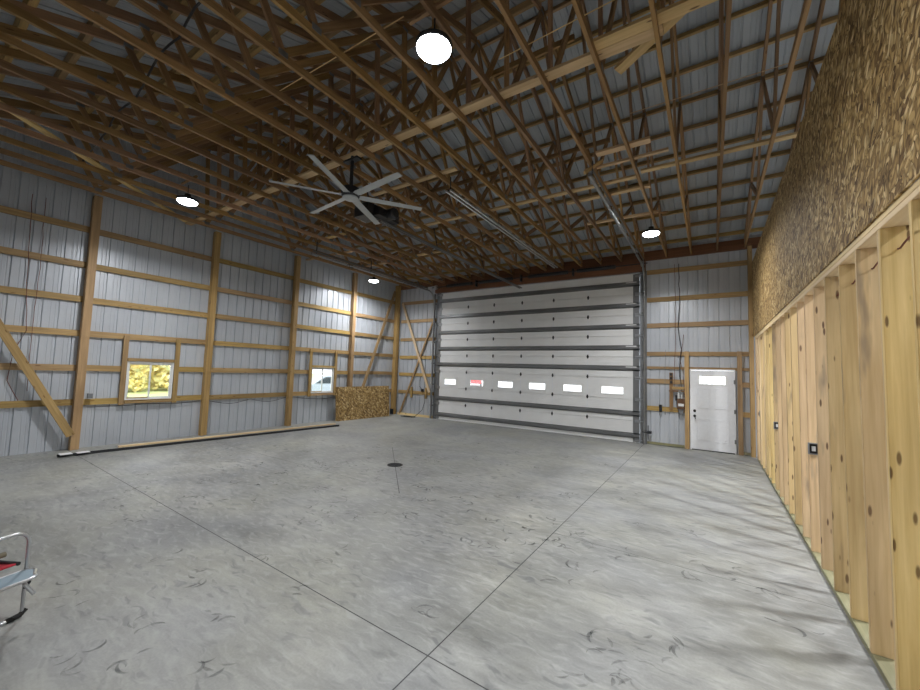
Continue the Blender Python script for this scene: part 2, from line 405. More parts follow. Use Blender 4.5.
# ------------------------------------------------------------------ steel sheeting with ribs
def ribs(length, pitch=.2286):
    """profile points (s, depth outwards) of ribbed panel along s"""
    pts = []; s = 0
    while s < length:
        e = min(s + pitch, length)
        for a, d in ((0, 0), (.085, 0), (.092, .004), (.100, .004), (.107, 0), (.150, 0), (.157, .004), (.165, .004), (.172, 0), (.194, 0), (.201, .024), (.219, .024), (.226, 0)):
            if s + a < e: pts.append((s + a, d))
        s += pitch
    pts.append((length, 0)); return pts
def rib_wall(name, origin, along, outward, length, zfun, holes, mat, pitch=.2286):
    """vertical ribbed wall. zfun(s) -> top z. holes: (s0, s1, z0, z1)"""
    o = Vector(origin); a = Vector(along); n = Vector(outward)
    prof = ribs(length, pitch)
    cuts = sorted({h[0] for h in holes} | {h[1] for h in holes})
    ex = []
    for c in cuts:
        for (s0, d0), (s1, d1) in zip(prof, prof[1:]):
            if s0 < c < s1: ex.append((c, d0 + (d1 - d0) * (c - s0) / (s1 - s0)))
    prof = sorted(prof + ex)
    v = []; f = []
    def P(s, d, z): v.append(tuple(o + a * s + n * d + Vector((0, 0, z)))); return len(v) - 1
    for (s0, d0), (s1, d1) in zip(prof, prof[1:]):
        if s1 - s0 < 1e-6: continue
        mid = (s0 + s1) / 2
        segs = [(0, None)]
        hs = sorted([(h[2], h[3]) for h in holes if h[0] <= mid <= h[1]])
        z = -.05; out = []
        for h0, h1 in hs:
            if h0 > z: out.append((z, h0))
            z = h1
        out.append((z, None))
        for z0, z1 in out:
            t0 = zfun(s0) if z1 is None else z1; t1 = zfun(s1) if z1 is None else z1
            f.append((P(s0, d0, z0), P(s1, d1, z0), P(s1, d1, t1), P(s0, d0, t0)))
    me = bpy.data.meshes.new(name); me.from_pydata(v, [], f); me.materials.append(mat)
    ob = bpy.data.objects.new(name, me); C.objects.link(ob); tag(ob, kind='structure')
    mo = ob.modifiers.new('weld', 'WELD'); mo.merge_threshold = 1e-4
    so = ob.modifiers.new('thick', 'SOLIDIFY'); so.thickness = .004; so.offset = 0
    ORI[ob] = Matrix.Identity(4)
    return ob
W1 = (3.08, 3.97, .96, 1.82)     # y0 y1 z0 z1 of the two windows in the gable wall
W2 = (7.82, 8.71, .96, 1.80)
rib_wall('wall_left', (XS, YF, 0), (0, 1, 0), (-1, 0, 0), DS - YF, lambda s: roof(YF + s) + .22,
         [(W1[0] - YF, W1[1] - YF, W1[2], W1[3]), (W2[0] - YF, W2[1] - YF, W2[2], W2[3])], M['sheet'])
GX0, GX1, GZ = -8.74, -1.67, 4.79       # opening of the overhead door
DX0, DX1, DZ = -.435, .48, 2.06         # walk door
rib_wall('wall_back', (XS, DS, 0), (1, 0, 0), (0, 1, 0), XE - XS, lambda s: 5.58,
         [(GX0 + .04 - XS, GX1 - .04 - XS, -.05, GZ - .03), (DX0 - .03 - XS, DX1 + .03 - XS, -.05, DZ + .03)], M['sheet'])
rib_wall('wall_right', (XE, YF, 0), (0, 1, 0), (1, 0, 0), DS - YF, lambda s: roof(YF + s) + .22, [], M['sheet'])
rib_wall('wall_front', (XS, YF, 0), (1, 0, 0), (0, -1, 0), XE - XS, lambda s: 5.58, [], M['sheet'])
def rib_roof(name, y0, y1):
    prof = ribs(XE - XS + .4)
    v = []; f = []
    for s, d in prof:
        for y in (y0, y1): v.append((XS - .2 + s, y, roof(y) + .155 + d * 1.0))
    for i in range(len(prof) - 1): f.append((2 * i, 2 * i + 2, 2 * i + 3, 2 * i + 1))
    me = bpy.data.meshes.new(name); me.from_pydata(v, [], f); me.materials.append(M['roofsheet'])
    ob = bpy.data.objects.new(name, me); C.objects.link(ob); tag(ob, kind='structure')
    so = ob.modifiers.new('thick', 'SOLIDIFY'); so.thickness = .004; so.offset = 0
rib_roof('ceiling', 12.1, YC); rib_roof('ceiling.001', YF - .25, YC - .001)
fl = MB().box(XS - .02, XE, YF, DS + .02, -.12, 0).build('floor', M['concrete']); tag(fl, kind='structure')
# object coordinates of the floor must be world coordinates
fl.data.transform(ORI[fl]); fl.matrix_basis = Matrix.Identity(4)

# ------------------------------------------------------------------ posts, girts on the window wall
PY = [-.05, 2.33, 4.70, 7.06, 9.40]
for i, y in enumerate(PY):
    p = board('wall_post', (XL - .075, y, 0), (XL - .075, y, H + .12), .135, .15, M['post'], up=(0, 1, 0), bevel=.004)
    wh = ['of the window wall beside the photographer', 'where the big diagonal brace ends, before the first window', 'just past the window showing yellow trees',
          'just before the window showing the parked car', 'rising behind the leaning strand board stack'][i]
    tag(p, 'tall pine post ' + wh, 'post', 'posts of the window wall')
p = board('wall_post', (XL - .075, 11.72, .0), (XL - .075, 11.72, H + .12), .15, .18, M['post'], up=(0, 1, 0), bevel=.004)
tag(p, 'pine post standing in the far corner where two steel walls meet', 'post', 'posts of the window wall')
b_ = MB().box(XL - .17, XL + .006, 11.635, 11.805, 0, .22).build('base_sleeve', M['dark'], p); tag(b_, 'dark grey plastic sleeve')
GZL = [.955, 1.66, 2.375, 3.09, 3.81, 4.575]
gx = XS + .035
ys = [-.05, 2.33, 4.70, 7.06, 9.40, 11.70]
rown = ['lowest', 'second lowest', 'third lowest', 'third highest', 'second highest', 'highest']
bayn = ['in the braced bay', 'in the yellow trees bay', 'between the two windows', 'in the parked car bay', 'by the far corner']
for b in range(5):
    y0, y1 = ys[b] + .05, ys[b + 1] - .05
    for r, z in enumerate(GZL):
        spans = [(y0, y1)]
        if b in (1, 3) and r == 1:
            w = W1 if b == 1 else W2
            spans = [(y0, w[0] - .1), (w[1] + .1, y1)]
        for k, (a, c) in enumerate(spans):
            g = board('wall_girt', (gx, a, z + random.uniform(-.008, .008)), (gx, c, z + random.uniform(-.008, .008)), .125, .036, M['girt'])
            side = '' if len(spans) == 1 else (' on the near side of the window' if k == 0 else ' on the far side of the window')
            tag(g, rown[r] + ' horizontal girt ' + bayn[b] + side, 'girt', 'girts of the window wall')
# window framing and windows
for n, (w, nm) in enumerate(((W1, 'window showing yellow trees'), (W2, 'window showing the parked car'))):
    for yy, sd in ((w[0] - .055, 'near'), (w[1] + .055, 'far')):
        s = board('window_stud', (gx + .045, yy, .86), (gx + .045, yy, 2.40), .095, .04, M['girt'], up=(0, 1, 0), bevel=.003)
        tag(s, 'short upright pine stud on the %s side of the %s' % (sd, nm), 'stud', 'studs beside the windows')
    s = board('window_header', (gx + .045, w[0], w[3] + .045), (gx + .045, w[1], w[3] + .045), .07, .04, M['girt'])
    tag(s, 'short pine board across the top of the ' + nm, 'board')
    s = board('window_stool', (gx + .05, w[0], w[2] - .05), (gx + .05, w[1], w[2] - .05), .05, .06, M['girt'])
    tag(s, 'short pine board under the sill of the ' + nm, 'board')
    wn = empty('window_%d' % (n + 1), (XS + .01, (w[0] + w[1]) / 2, w[2])); tag(wn, kind='structure')
    x0, x1 = XS - .02, XS + .075; y0, y1, z0, z1 = w; t = .035; ym = (y0 + y1) / 2
    f = MB().box(x0, x1, y0, y0 + t, z0, z1).box(x0, x1, y1 - t, y1, z0, z1).box(x0, x1, y0 + t, y1 - t, z0, z0 + t).box(x0, x1, y0 + t, y1 - t, z1 - t, z1)
    f.build('window_frame', M['vinyl'], wn)
    for k, (a, c) in enumerate(((y0 + t, ym + .02), (ym - .02, y1 - t))):
        xx = XS + .022 + .026 * k; u = .028
        sf = MB().box(xx - .012, xx + .012, a, a + u, z0 + t, z1 - t).box(xx - .012, xx + .012, c - u, c, z0 + t, z1 - t)
        sf.box(xx - .012, xx + .012, a + u, c - u, z0 + t, z0 + t + u).box(xx - .012, xx + .012, a + u, c - u, z1 - t - u, z1 - t)
        so = sf.build('window_sash', M['vinyl'], wn)
        MB().box(xx - .003, xx + .003, a + u, c - u, z0 + t + u, z1 - t - u).build('pane', M['glass'], so)
# diagonal braces
def brace(a, b, label, w=.13, t=.036, mat='girt', up=(0, 0, 1), name='diagonal_brace'):
    o = board(name, a, b, w, t, M[mat], up=up); tag(o, label, 'brace', 'wall braces'); return o
brace((XL + .02, -.02, 4.72), (XL + .02, 2.25, .30), 'long diagonal pine brace crossing the bay nearest the photographer', up=(1, 0, 0), w=.036, t=.13)
brace((XL + .02, 11.45, 5.0), (XL + .02, 9.5, .0), 'long diagonal pine brace going down behind the leaning strand board stack', up=(1, 0, 0), w=.036, t=.11)
brace((-10.62, D - .075, 4.55), (-9.08, D - .075, .98), 'pale front brace slanting from the far corner post down to the door track', up=(0, 1, 0), w=.036, t=.10, mat='pale')
brace((-9.06, D - .03, 3.72), (-10.6, D - .03, .05), 'darker rear brace slanting from the door track to the far corner post foot', up=(0, 1, 0), w=.036, t=.07)
# ------------------------------------------------------------------ wall with the doors
GZB = [.93, 1.64, 2.33, 3.05, 3.80, 4.55]
for r, z in enumerate(GZB):
    g = board('wall_girt', (-10.75, D + .02, z), (-8.93, D + .02, z), .125, .036, M['girt'])
    tag(g, rown[r] + ' horizontal girt between the far corner post and the overhead door', 'girt', 'girts between the corner and the overhead door')
for z, x0, x1, nm, h in ((.985, -1.52, -.60, 'lowest girt between overhead door and walk door, behind the control boxes', .125), (1.735, -1.52, -.60, 'second lowest girt between overhead door and walk door', .125),
                    (2.105, -1.52, .80, 'thin girt running just above the white walk door', .07), (2.49, -1.52, .80, 'girt one step above the walk door head', .11), (3.28, -1.52, .80, 'third highest girt beside the partition corner', .125),
                    (4.01, -1.52, .80, 'second highest girt above the walk door', .125), (4.80, -1.52, .80, 'highest girt above the walk door', .125),
                    (.985, .64, .85, 'short low girt between walk door and partition', .125), (1.72, .64, .85, 'short upper girt between walk door and partition', .125)):
    g = board('wall_girt', (x0, D + .02, z), (x1, D + .02, z), h, .036, M['girt']); tag(g, nm, 'girt', 'girts around the walk door')
for x, z1, nm in ((-.535, 2.55, 'upright stud on the latch side of the white walk door'), (.60, 2.55, 'upright stud on the hinge side of the white walk door')):
    g = board('door_stud', (x, D - .03, 0), (x, D - .03, z1), .10, .085, M['girt'], up=(1, 0, 0), bevel=.003); tag(g, nm, 'stud', 'studs beside the walk door')
g = board('wall_post', (.84, D - .06, 0), (.84, D - .06, H), .09, .16, M['post'], up=(1, 0, 0)); tag(g, 'post at the corner where the strand board partition meets the door wall', 'post')
g = board('steel_jamb', (-1.58, D - .005, 0), (-1.58, D - .005, 4.85), .17, .05, M['galv'], up=(1, 0, 0)); tag(g, 'grey steel jamb behind the near vertical track of the overhead door', 'jamb')
g = board('steel_jamb', (-8.82, D + .005, 0), (-8.82, D + .005, 4.85), .14, .05, M['galv'], up=(1, 0, 0)); tag(g, 'grey steel jamb behind the far vertical track of the overhead door', 'jamb')
g = board('door_header_beam', (-8.95, D - .06, 5.0), (-1.52, D - .06, 5.0), .34, .09, M['header']); tag(g, 'long reddish brown header beam above the overhead door', 'beam')
g = board('eave_beam', (XS + .05, D + .01, 5.28), (XE, D + .01, 5.28), .27, .05, M['header']); tag(g, 'reddish brown eave beam under the truss ends along the door wall', 'beam')
g = board('sill_board', (-10.72, D - .02, .045), (-8.93, D - .02, .045), .09, .04, M['pale']); tag(g, 'low sill board on the floor between the far corner and overhead door', 'board')
g = board('sill_board', (-1.5, D + .0, .045), (-.6, D + .0, .045), .06, .04, M['treated']); tag(g, 'low sill board on the floor below the control boxes', 'board')
g = board('sill_board', (.65, D + .0, .045), (.80, D + .0, .045), .06, .04, M['treated']); tag(g, 'tiny sill board on the floor between walk door and partition', 'board')

# overhead door
gd = empty('door_2', ((GX0 + GX1) / 2, D, 0)); tag(gd, kind='structure')
yf = 11.79; th = .05
zj = [.0, .60, 1.20, 1.80, 2.40, 3.0, 3.6, 4.2, 4.80]
wx = [(-8.41, -7.88), (-7.27, -6.71), (-6.15, -5.57), (-5.005, -4.425), (-3.857, -3.277), (-2.716, -2.092)]
wz0, wz1 = 1.315, 1.54
xs_ = [GX0 + .02, GX1 - .02]
for k in range(8):
    a, c = zj[k] + .006, zj[k + 1] - .006
    if k != 2:
        mb = MB().box(xs_[0], xs_[1], yf, yf + th, a, c)
    else:
        mb = MB().box(xs_[0], xs_[1], yf, yf + th, a, wz0).box(xs_[0], xs_[1], yf, yf + th, wz1, c)
        e = [xs_[0]] + [q for w in wx for q in w] + [xs_[1]]
        for i in range(0, len(e), 2): mb.box(e[i], e[i + 1], yf, yf + th, wz0, wz1)
    mb.box(xs_[0], xs_[1], yf + .03, yf + .04, a - .012, a + .001)
    o = mb.build('door_section', M['doorpanel'], gd)
    if k == 2:
        for w in wx:
            fr = MB().box(w[0] - .02, w[1] + .02, yf - .012, yf + .0, wz0 - .02, wz0 + .012).box(w[0] - .02, w[1] + .02, yf - .012, yf, wz1 - .012, wz1 + .02)
            fr.box(w[0] - .02, w[0] + .012, yf - .012, yf, wz0 + .012, wz1 - .012).box(w[1] - .012, w[1] + .02, yf - .012, yf, wz0 + .012, wz1 - .012)
            wf = fr.build('door_window', M['vinyl'], gd)
            MB().box(w[0], w[1], yf + .02, yf + .026, wz0, wz1).build('pane', M['hazeglass'], wf)
o = MB().box(xs_[0], xs_[1], yf + .005, yf + .045, -.0, .012).build('bottom_seal', M['rubber'], gd)
def strut(z):
    # hat section reinforcing strut
    y = yf
    pr = [(y, z - .075), (y - .004, z - .075), (y - .004, z - .045), (y - .055, z - .032), (y - .055, z + .032), (y - .004, z + .045), (y - .004, z + .075), (y, z + .075)]
    return MB().prism(pr, xs_[0] - .02, xs_[1] + .02, axis='x').build('strut', M['galv'], gd)
for z in (.19, .80, 2.07, 2.66, 3.27, 3.88, 4.50): strut(z)
for x in (-7.437, -6.363, -5.296, -4.201, -3.115):
    for k, z in enumerate(zj[1:-1]):
        h = MB().box(x - .0205, x + .0205, yf - .006, yf, z - .055, z + .055).box(x - .03, x + .03, yf - .008, yf, z - .02, z + .02)
        h.tube([(x - .03, yf - .012, z), (x + .03, yf - .012, z)], .009)
        h.build('hinge', M['dark'], gd)
    MB().box(x - .012, x + .012, yf - .003, yf, .02, 4.78).build('stile', M['white'], gd)
for x0, x1 in ((xs_[0], xs_[0] + .075), (xs_[1] - .16, xs_[1])):
    MB().box(x0, x1, yf - .004, yf + .001, .02, 4.78).build('end_stile', M['galv'], gd)
for sx, sg in ((xs_[0], -1), (xs_[1], 1)):
    for k, z in enumerate(zj):
        z = min(max(z, .08), 4.74)
        h = MB().box(sx - .11 if sg > 0 else sx - .02, sx + .02 if sg > 0 else sx + .11, yf - .012, yf, z - .05, z + .05)
        h.tube([(sx - .06 * sg, yf - .03, z), (sx + .13 * sg, yf - .03, z)], .009)
        h.tube([(sx + .11 * sg, yf - .03, z), (sx + .145 * sg, yf - .03, z)], .026, 12)
        h.build('roller_hinge', M['track'], gd)
# small white end clips on the struts of the near edge
for z in (4.52, 3.9, 3.29, 2.68, 2.09): MB().box(xs_[1] - .34, xs_[1] - .06, yf - .062, yf - .052, z + .005, z + .03).build('strut_clip', M['label'], gd)
# tracks
def track(x, label, zt, y_end, flip):
    t = empty('door_track', (x, 11.68, 0)); tag(t, label, 'track', 'overhead door tracks')
    r = .42; pts = [(x, 11.70, .02), (x, 11.70, zt - r)]
    for k in range(1, 9):
        a = k / 8 * PI / 2; pts.append((x, 11.70 - r + r * math.cos(a), zt - r + r * math.sin(a)))
    pts.append((x, y_end, zt + .02))
    MB().tube(pts, .03, 12).build('rail', M['track'], t, smooth=True)
    MB().box(x + .035 * flip - .02, x + .035 * flip + .02, 11.74, 11.80, 0, 4.8).build('angle_iron', M['galv'], t)
    MB().bar((x + .05, 11.2, zt + .06), (x + .05, y_end, zt + .08), .05, .006).build('support_angle', M['galv'], t)
    for z in (.5, 1.3, 2.1, 2.9, 3.7, 4.4): MB().box(x - .05, x + .05, 11.70, 11.78, z - .025, z + .025).build('bracket', M['galv'], t)
    for yy in (y_end + .15, (y_end + 10.5) / 2):
        MB().bar((x, yy, zt + .03), (x + .01, yy, H + .06), .035, .006, up=(0, 1, 0)).build('hanger', M['dark'], t)
    return t
track(-1.545, 'curved galvanized track at the near edge of the overhead door', 4.93, 5.85, 1)
track(-8.95, 'curved galvanized track at the far edge of the overhead door, beside the crossed braces', 4.86, 6.2, -1)
MB().box(-1.47, -1.37, 11.66, 11.80, .30, .36).box(-1.46, -1.44, 11.68, 11.70, .14, .52).tube([(-1.60, 11.68, .33), (-1.42, 11.68, .33)], .016).build('slide_lock', M['dark'])
tag(bpy.data.objects['slide_lock'], 'small black slide lock low on the near track of the overhead door', 'lock')
# torsion shaft
ts = empty('torsion_shaft', (-5.2, 11.60, 5.02)); tag(ts, 'dark torsion spring shaft under the header of the overhead door', 'spring shaft')
MB().tube([(-9.0, 11.60, 5.02), (-1.45, 11.60, 5.02)], .016, 10).build('shaft', M['dark'], ts)
for x0, x1 in ((-8.3, -7.2), (-6.9, -5.6), (-5.0, -3.7), (-3.4, -2.3)):
    n = 16; pr = []
    for k in range(n * 2 + 1): pr.append((.052 if k % 2 else .06, (x1 - x0) * k / (n * 2)))
    MB().lathe(pr, (x0, 11.60, 5.02), 14, 'x').build('spring', M['dark'], ts)
for x in (-8.85, -1.62): MB().lathe([(.07, 0), (.09, .01), (.075, .02), (.075, .06), (.09, .07), (.07, .08)], (x, 11.60, 5.02), 18, 'x').build('cable_drum', M['alu'], ts)
for x in (-7.05, -5.3, -3.55): MB().box(x - .02, x + .02, 11.60, 11.72, 4.9, 5.12).build('bearing_plate', M['dark'], ts)
# opener
op = empty('door_opener', (-5.30, 4.9, 4.66)); tag(op, 'black overhead door opener hanging behind the ceiling fan, with long steel rail', 'door opener')
MB().box(-5.62, -5.25, 4.75, 5.08, 4.68, 4.92).build('motor_housing', M['black'], op, bevel=.02)
MB().lathe([(.02, 0), (.10, .01), (.11, .05), (.11, .25), (.08, .28)], (-5.25, 5.2, 4.80), 16, 'x').build('motor', M['black'], op, smooth=True)
MB().box(-5.30, -5.12, 4.9, 5.45, 4.70, 4.86).build('gearbox', M['black'], op, bevel=.015)
MB().box(-5.335, -5.31, 5.1, 11.62, 4.655, 4.69).box(-5.27, -5.245, 5.1, 11.62, 4.655, 4.69).build('rail', M['galv'], op)
MB().tube([(-5.29, 5.1, 4.68), (-5.29, 11.6, 4.68)], .010, 6).build('chain', M['dark'], op)
for yy in (4.9, 7.0, 9.2): MB().bar((-5.32, yy, 4.69), (-5.45, yy, H + .02), .035, .006, up=(0, 1, 0)).build('hanger_strap', M['dark'], op)
rl = empty('ceiling_rail', (-3.73, 5.2, 4.92)); tag(rl, 'pair of bright parallel steel rails hung under the trusses toward the overhead door', 'rail')
MB().box(-3.785, -3.752, 5.15, 10.6, 4.905, 4.935).build('rail', M['alu'], rl)
MB().box(-3.70, -3.667, 5.15, 10.6, 4.905, 4.935).build('rail', M['alu'], rl)
for yy in (5.2, 7.0, 8.8, 10.5):
    MB().box(-3.79, -3.66, yy - .02, yy + .02, 4.935, 4.95).bar((-3.72, yy, 4.95), (-3.72, yy, H), .03, .005, up=(0, 1, 0)).build('hanger', M['dark'], rl)
# walk door
wd = empty('door_1', (.02, D, 0)); tag(wd, kind='structure')
yd = D - .005
L0, L1, Z0, Z1 = -.265, .315, 1.70, 1.915
mb = MB().box(DX0, DX1, yd, yd + .04, .02, Z0).box(DX0, DX1, yd, yd + .04, Z1, DZ - .005).box(DX0, L0, yd, yd + .04, Z0, Z1).box(L1, DX1, yd, yd + .04, Z0, Z1)
slab = mb.build('door_slab', M['white'], wd)
def ring(mb, x0, x1, z0, z1, w, y0, y1):
    mb.box(x0, x1, y0, y1, z0, z0 + w).box(x0, x1, y0, y1, z1 - w, z1).box(x0, x0 + w, y0, y1, z0 + w, z1 - w).box(x1 - w, x1, y0, y1, z0 + w, z1 - w); return mb
for (a, c) in ((-.33, -.03), (.07, .37)):
    for z0, z1 in ((1.08, 1.60), (.62, .96) if False else (.86, .98), (.24, .80)):
        if z1 - z0 < .2: continue
        pm = ring(MB(), a, c, z0, z1, .022, yd - .014, yd).box(a + .055, c - .055, yd - .010, yd, z0 + .055, z1 - .055)
        pm.build('raised_panel', M['white'], wd, bevel=.002)
lt = ring(MB(), L0 - .025, L1 + .025, Z0 - .025, Z1 + .025, .035, yd - .012, yd + .003).build('lite_frame', M['vinyl'], wd)
MB().box(L0, L1, yd + .016, yd + .022, Z0, Z1).build('pane', M['frost'], lt)
cm = MB()
for q in (.14, .3, .5, .68, .86): cm.box(L0 + (L1 - L0) * q - .006, L0 + (L1 - L0) * q + .006, yd + .008, yd + .014, Z0, Z1)
cm.box(L0, L1, yd + .008, yd + .014, Z0 + .05, Z0 + .056).box(L0, L1, yd + .008, yd + .014, Z1 - .06, Z1 - .054).build('caming', M['greybox'], lt)
ring(MB(), DX0 - .03, DX1 + .03, -.06, DZ + .03, .03, yd - .01, yd + .05).build('door_frame', M['white'], wd)
MB().box(DX0, DX1, yd - .02, yd + .05, 0, .02).build('threshold', M['dark'], wd)
MB().lathe([(.033, 0), (.033, -.012), (.018, -.02), (.018, -.03)], (-.365, yd, 1.0), 18, 'y').build('deadbolt', M['black'], wd, smooth=True)
MB().lathe([(.033, 0), (.033, -.01), (.014, -.015), (.014, -.05), (.028, -.055), (.028, -.075), (.02, -.08)], (-.365, yd, .87), 18, 'y').bar((-.365, yd - .06, .87), (-.345, yd - .06, .80), .02, .02, up=(0, 1, 0)).build('door_handle', M['black'], wd, smooth=True)
for z in (.3, 1.04, 1.78): MB().box(DX1 - .004, DX1 + .03, yd - .014, yd - .004, z - .05, z + .05).tube([(DX1 + .012, yd - .016, z - .05), (DX1 + .012, yd - .016, z + .05)], .008).build('hinge', M['greybox'], wd)

# ------------------------------------------------------------------ controls beside the walk door
cb = empty('control_board', (-.9, D - .03, 1.0)); tag(cb, 'brown boards holding switch boxes on the wall between overhead and walk doors', 'electrical board')
board('upright', (-.90, D - .03, .98), (-.90, D - .03, 1.98), .085, .036, M['truss'], up=(1, 0, 0), parent=cb)
board('crosspiece', (-.88, D - .05, 1.57), (-.59, D - .05, 1.57), .075, .036, M['girt'], parent=cb)
board('ledge', (-.95, D - .055, 1.49), (-.59, D - .055, 1.49), .04, .05, M['truss'], parent=cb)
for z in (1.93, 1.83, 1.72): MB().box(-.925, -.875, D - .075, D - .045, z - .03, z + .03).build('switch_box', M['dark'], cb)
ob = empty('operator_box', (-.64, D - .1, 1.1)); tag(ob, 'cluttered wall box with grey conduits and white labels beside the walk door stud', 'electrical box')
MB().box(-.76, -.585, D - .13, D - .015, 1.02, 1.30).build('housing', M['brownbox'], ob, bevel=.006)
MB().box(-.73, -.60, D - .15, D - .13, 1.10, 1.17).build('nameplate', M['label'], ob)
MB().box(-.74, -.70, D - .145, D - .03, 1.30, 1.44).box(-.67, -.64, D - .14, D - .03, 1.30, 1.40).build('terminal_block', M['label'], ob)
MB().box(-.80, -.76, D - .12, D - .03, 1.24, 1.38).build('breaker', M['black'], ob)
MB().prism([(-.75, 1.02), (-.60, 1.02), (-.62, .93), (-.68, .86), (-.71, .93)], D - .10, D - .05, axis='y').build('cable_gland', M['greybox'], ob)
MB().tube([(-.72, D - .08, 1.3), (-.76, D - .1, 1.42), (-.70, D - .1, 1.50), (-.63, D - .09, 1.44), (-.62, D - .08, 1.3)], .014).build('flexible_conduit', M['alu'], ob, smooth=True)
o = MB().box(-1.19, -1.12, D - .06, D - .0, .90, 1.10).box(-1.17, -1.14, D - .065, D - .06, .94, 1.0).build('outlet_box', M['black']); tag(o, 'small black box on the lowest girt beside the overhead door track', 'electrical box')
o = MB().box(-1.06, -1.035, D - .04, D - .01, .84, .90).tube([(-1.047, D - .02, .90), (-1.047, D - .02, 1.9), (-1.03, D - .02, 2.6)], .004).build('sensor_wire', M['greybox']); tag(o, 'thin grey wire with a small plug hanging near the black outlet box', 'wire')
def wavy(pts, r, mat, label, name='hanging_cable', amp=.015, cat='cable', group=None, seed=0):
    rnd = random.Random(seed); out = []
    for (a, b) in zip(pts, pts[1:]):
        a, b = Vector(a), Vector(b); n = max(2, int((b - a).length / .18))
        for k in range(n):
            q = a.lerp(b, k / n); out.append(q + Vector((rnd.uniform(-1, 1), rnd.uniform(-1, 1), rnd.uniform(-1, 1))) * amp * (1 if k or a != Vector(pts[0]) else 0))
    out.append(Vector(pts[-1]))
    o = MB().tube(out, r, 6).build(name, M[mat], smooth=True); tag(o, label, cat, group); return o
wavy([(-.70, D - .05, 4.95), (-.69, D - .05, 4.0), (-.72, D - .05, 3.2), (-.66, D - .05, 2.6), (-.70, D - .05, 1.9), (-.65, D - .05, 1.45)], .009, 'cable', 'thick dark cable dropping to the wall box beside the walk door', amp=.012, seed=1)
wavy([(-.80, D - .05, 4.95), (-.79, D - .05, 3.5), (-.81, D - .05, 2.2), (-.83, D - .05, 1.6)], .005, 'copper', 'thin brown cable dropping to the brown control board', amp=.008, seed=2)
wavy([(-.60, D - .05, 3.0), (-.68, D - .05, 2.3), (-.60, D - .06, 1.8), (-.59, D - .08, 1.4)], .006, 'copper', 'loose brown cable curling beside the latch side door stud', amp=.02, seed=3)
# corner cord and boxes
for x, lb in ((-10.02, 'small upright wood block on the lowest girt near the corner post'), (-9.3, 'small upright wood block on the lowest girt beside the overhead door')):
    o = board('wood_block', (x, D - .02, .72), (x, D - .02, 1.15), .09, .036, M['girt'], up=(1, 0, 0)); tag(o, lb, 'block')
o = MB().box(-9.50, -9.42, D - .07, D - .0, .98, 1.10).build('outlet_box', M['black']); tag(o, 'black outlet box on the far lowest girt with a cord plugged in', 'electrical box')
wavy([(-9.50, D - .05, 1.60), (-9.62, D - .05, 1.4), (-9.60, D - .05, 1.2), (-9.46, D - .06, 1.06)], .007, 'cable', 'short black cord looping above the far outlet box', amp=.01, seed=4)
wavy([(-9.33, D - .06, 4.2), (-9.33, D - .05, 2.5), (-9.35, D - .05, 1.7), (-9.32, D - .06, 1.15)], .006, 'cable', 'straight black cable running down beside the far door track', amp=.004, seed=5)
pts = [(-9.3, D - .07, .9), (-9.25, D - .12, .6), (-9.3, D - .2, .3), (-9.5, D - .35, .06), (-9.7, D - .5, .02)]
for k in range(26):
    a = k / 26 * 4 * PI; pts.append((-9.85 + .32 * math.cos(a) + .01 * k, D - .5 + .12 * math.sin(a), .018 + .0015 * k))
o = MB().tube(pts, .011, 6).build('extension_cord', M['cord'], smooth=True); tag(o, 'dark extension cord coiled on the floor in the far corner', 'cord')
# cables on the window wall
wavy([(-10.94, 1.42, 5.0), (-10.94, 1.46, 3.5), (-10.94, 1.52, 2.36), (-10.94, 1.40, 1.95), (-10.94, 1.36, 1.4), (-10.94, 1.52, 1.02)], .006, 'copper', 'reddish brown cable dangling down the bay with the big diagonal brace', amp=.008, seed=6)
wavy([(-10.94, 1.60, 5.0), (-10.94, 1.62, 3.4), (-10.94, 1.60, 2.2), (-10.94, 1.62, 1.2)], .005, 'copper', 'thinner brown cable beside the dangling reddish cable', amp=.01, seed=7)
for b in range(4):
    y0, y1 = ys[b + 1] + .1, ys[b + 2] - .1
    n = 12; P_ = []
    for k in range(n + 1):
        t = k / n; P_.append((XS + .06 + (.03 if b == 3 else 0), y0 + (y1 - y0) * t, .875 - (.10 if b in (1, 2) else .03) * abs(math.sin(t * PI * (2 if b != 2 else 1))) - .01 * random.random()))
    o = MB().tube(P_, .007, 6).build('sagging_cable', M['cable'], smooth=True)
    tag(o, 'black cable sagging under the lowest girt ' + bayn[b + 1], 'cable', 'cables under the lowest girt')
for i, (y, nm) in enumerate(((2.46, 'first'), (7.0, 'third'))):
    o = MB().box(XL - .08, XL - .03, y, y + .08, 1.03, 1.13).build('outlet_box', M['greybox']); tag(o, 'grey outlet box low on the %s tall post of the window wall' % nm, 'electrical box')

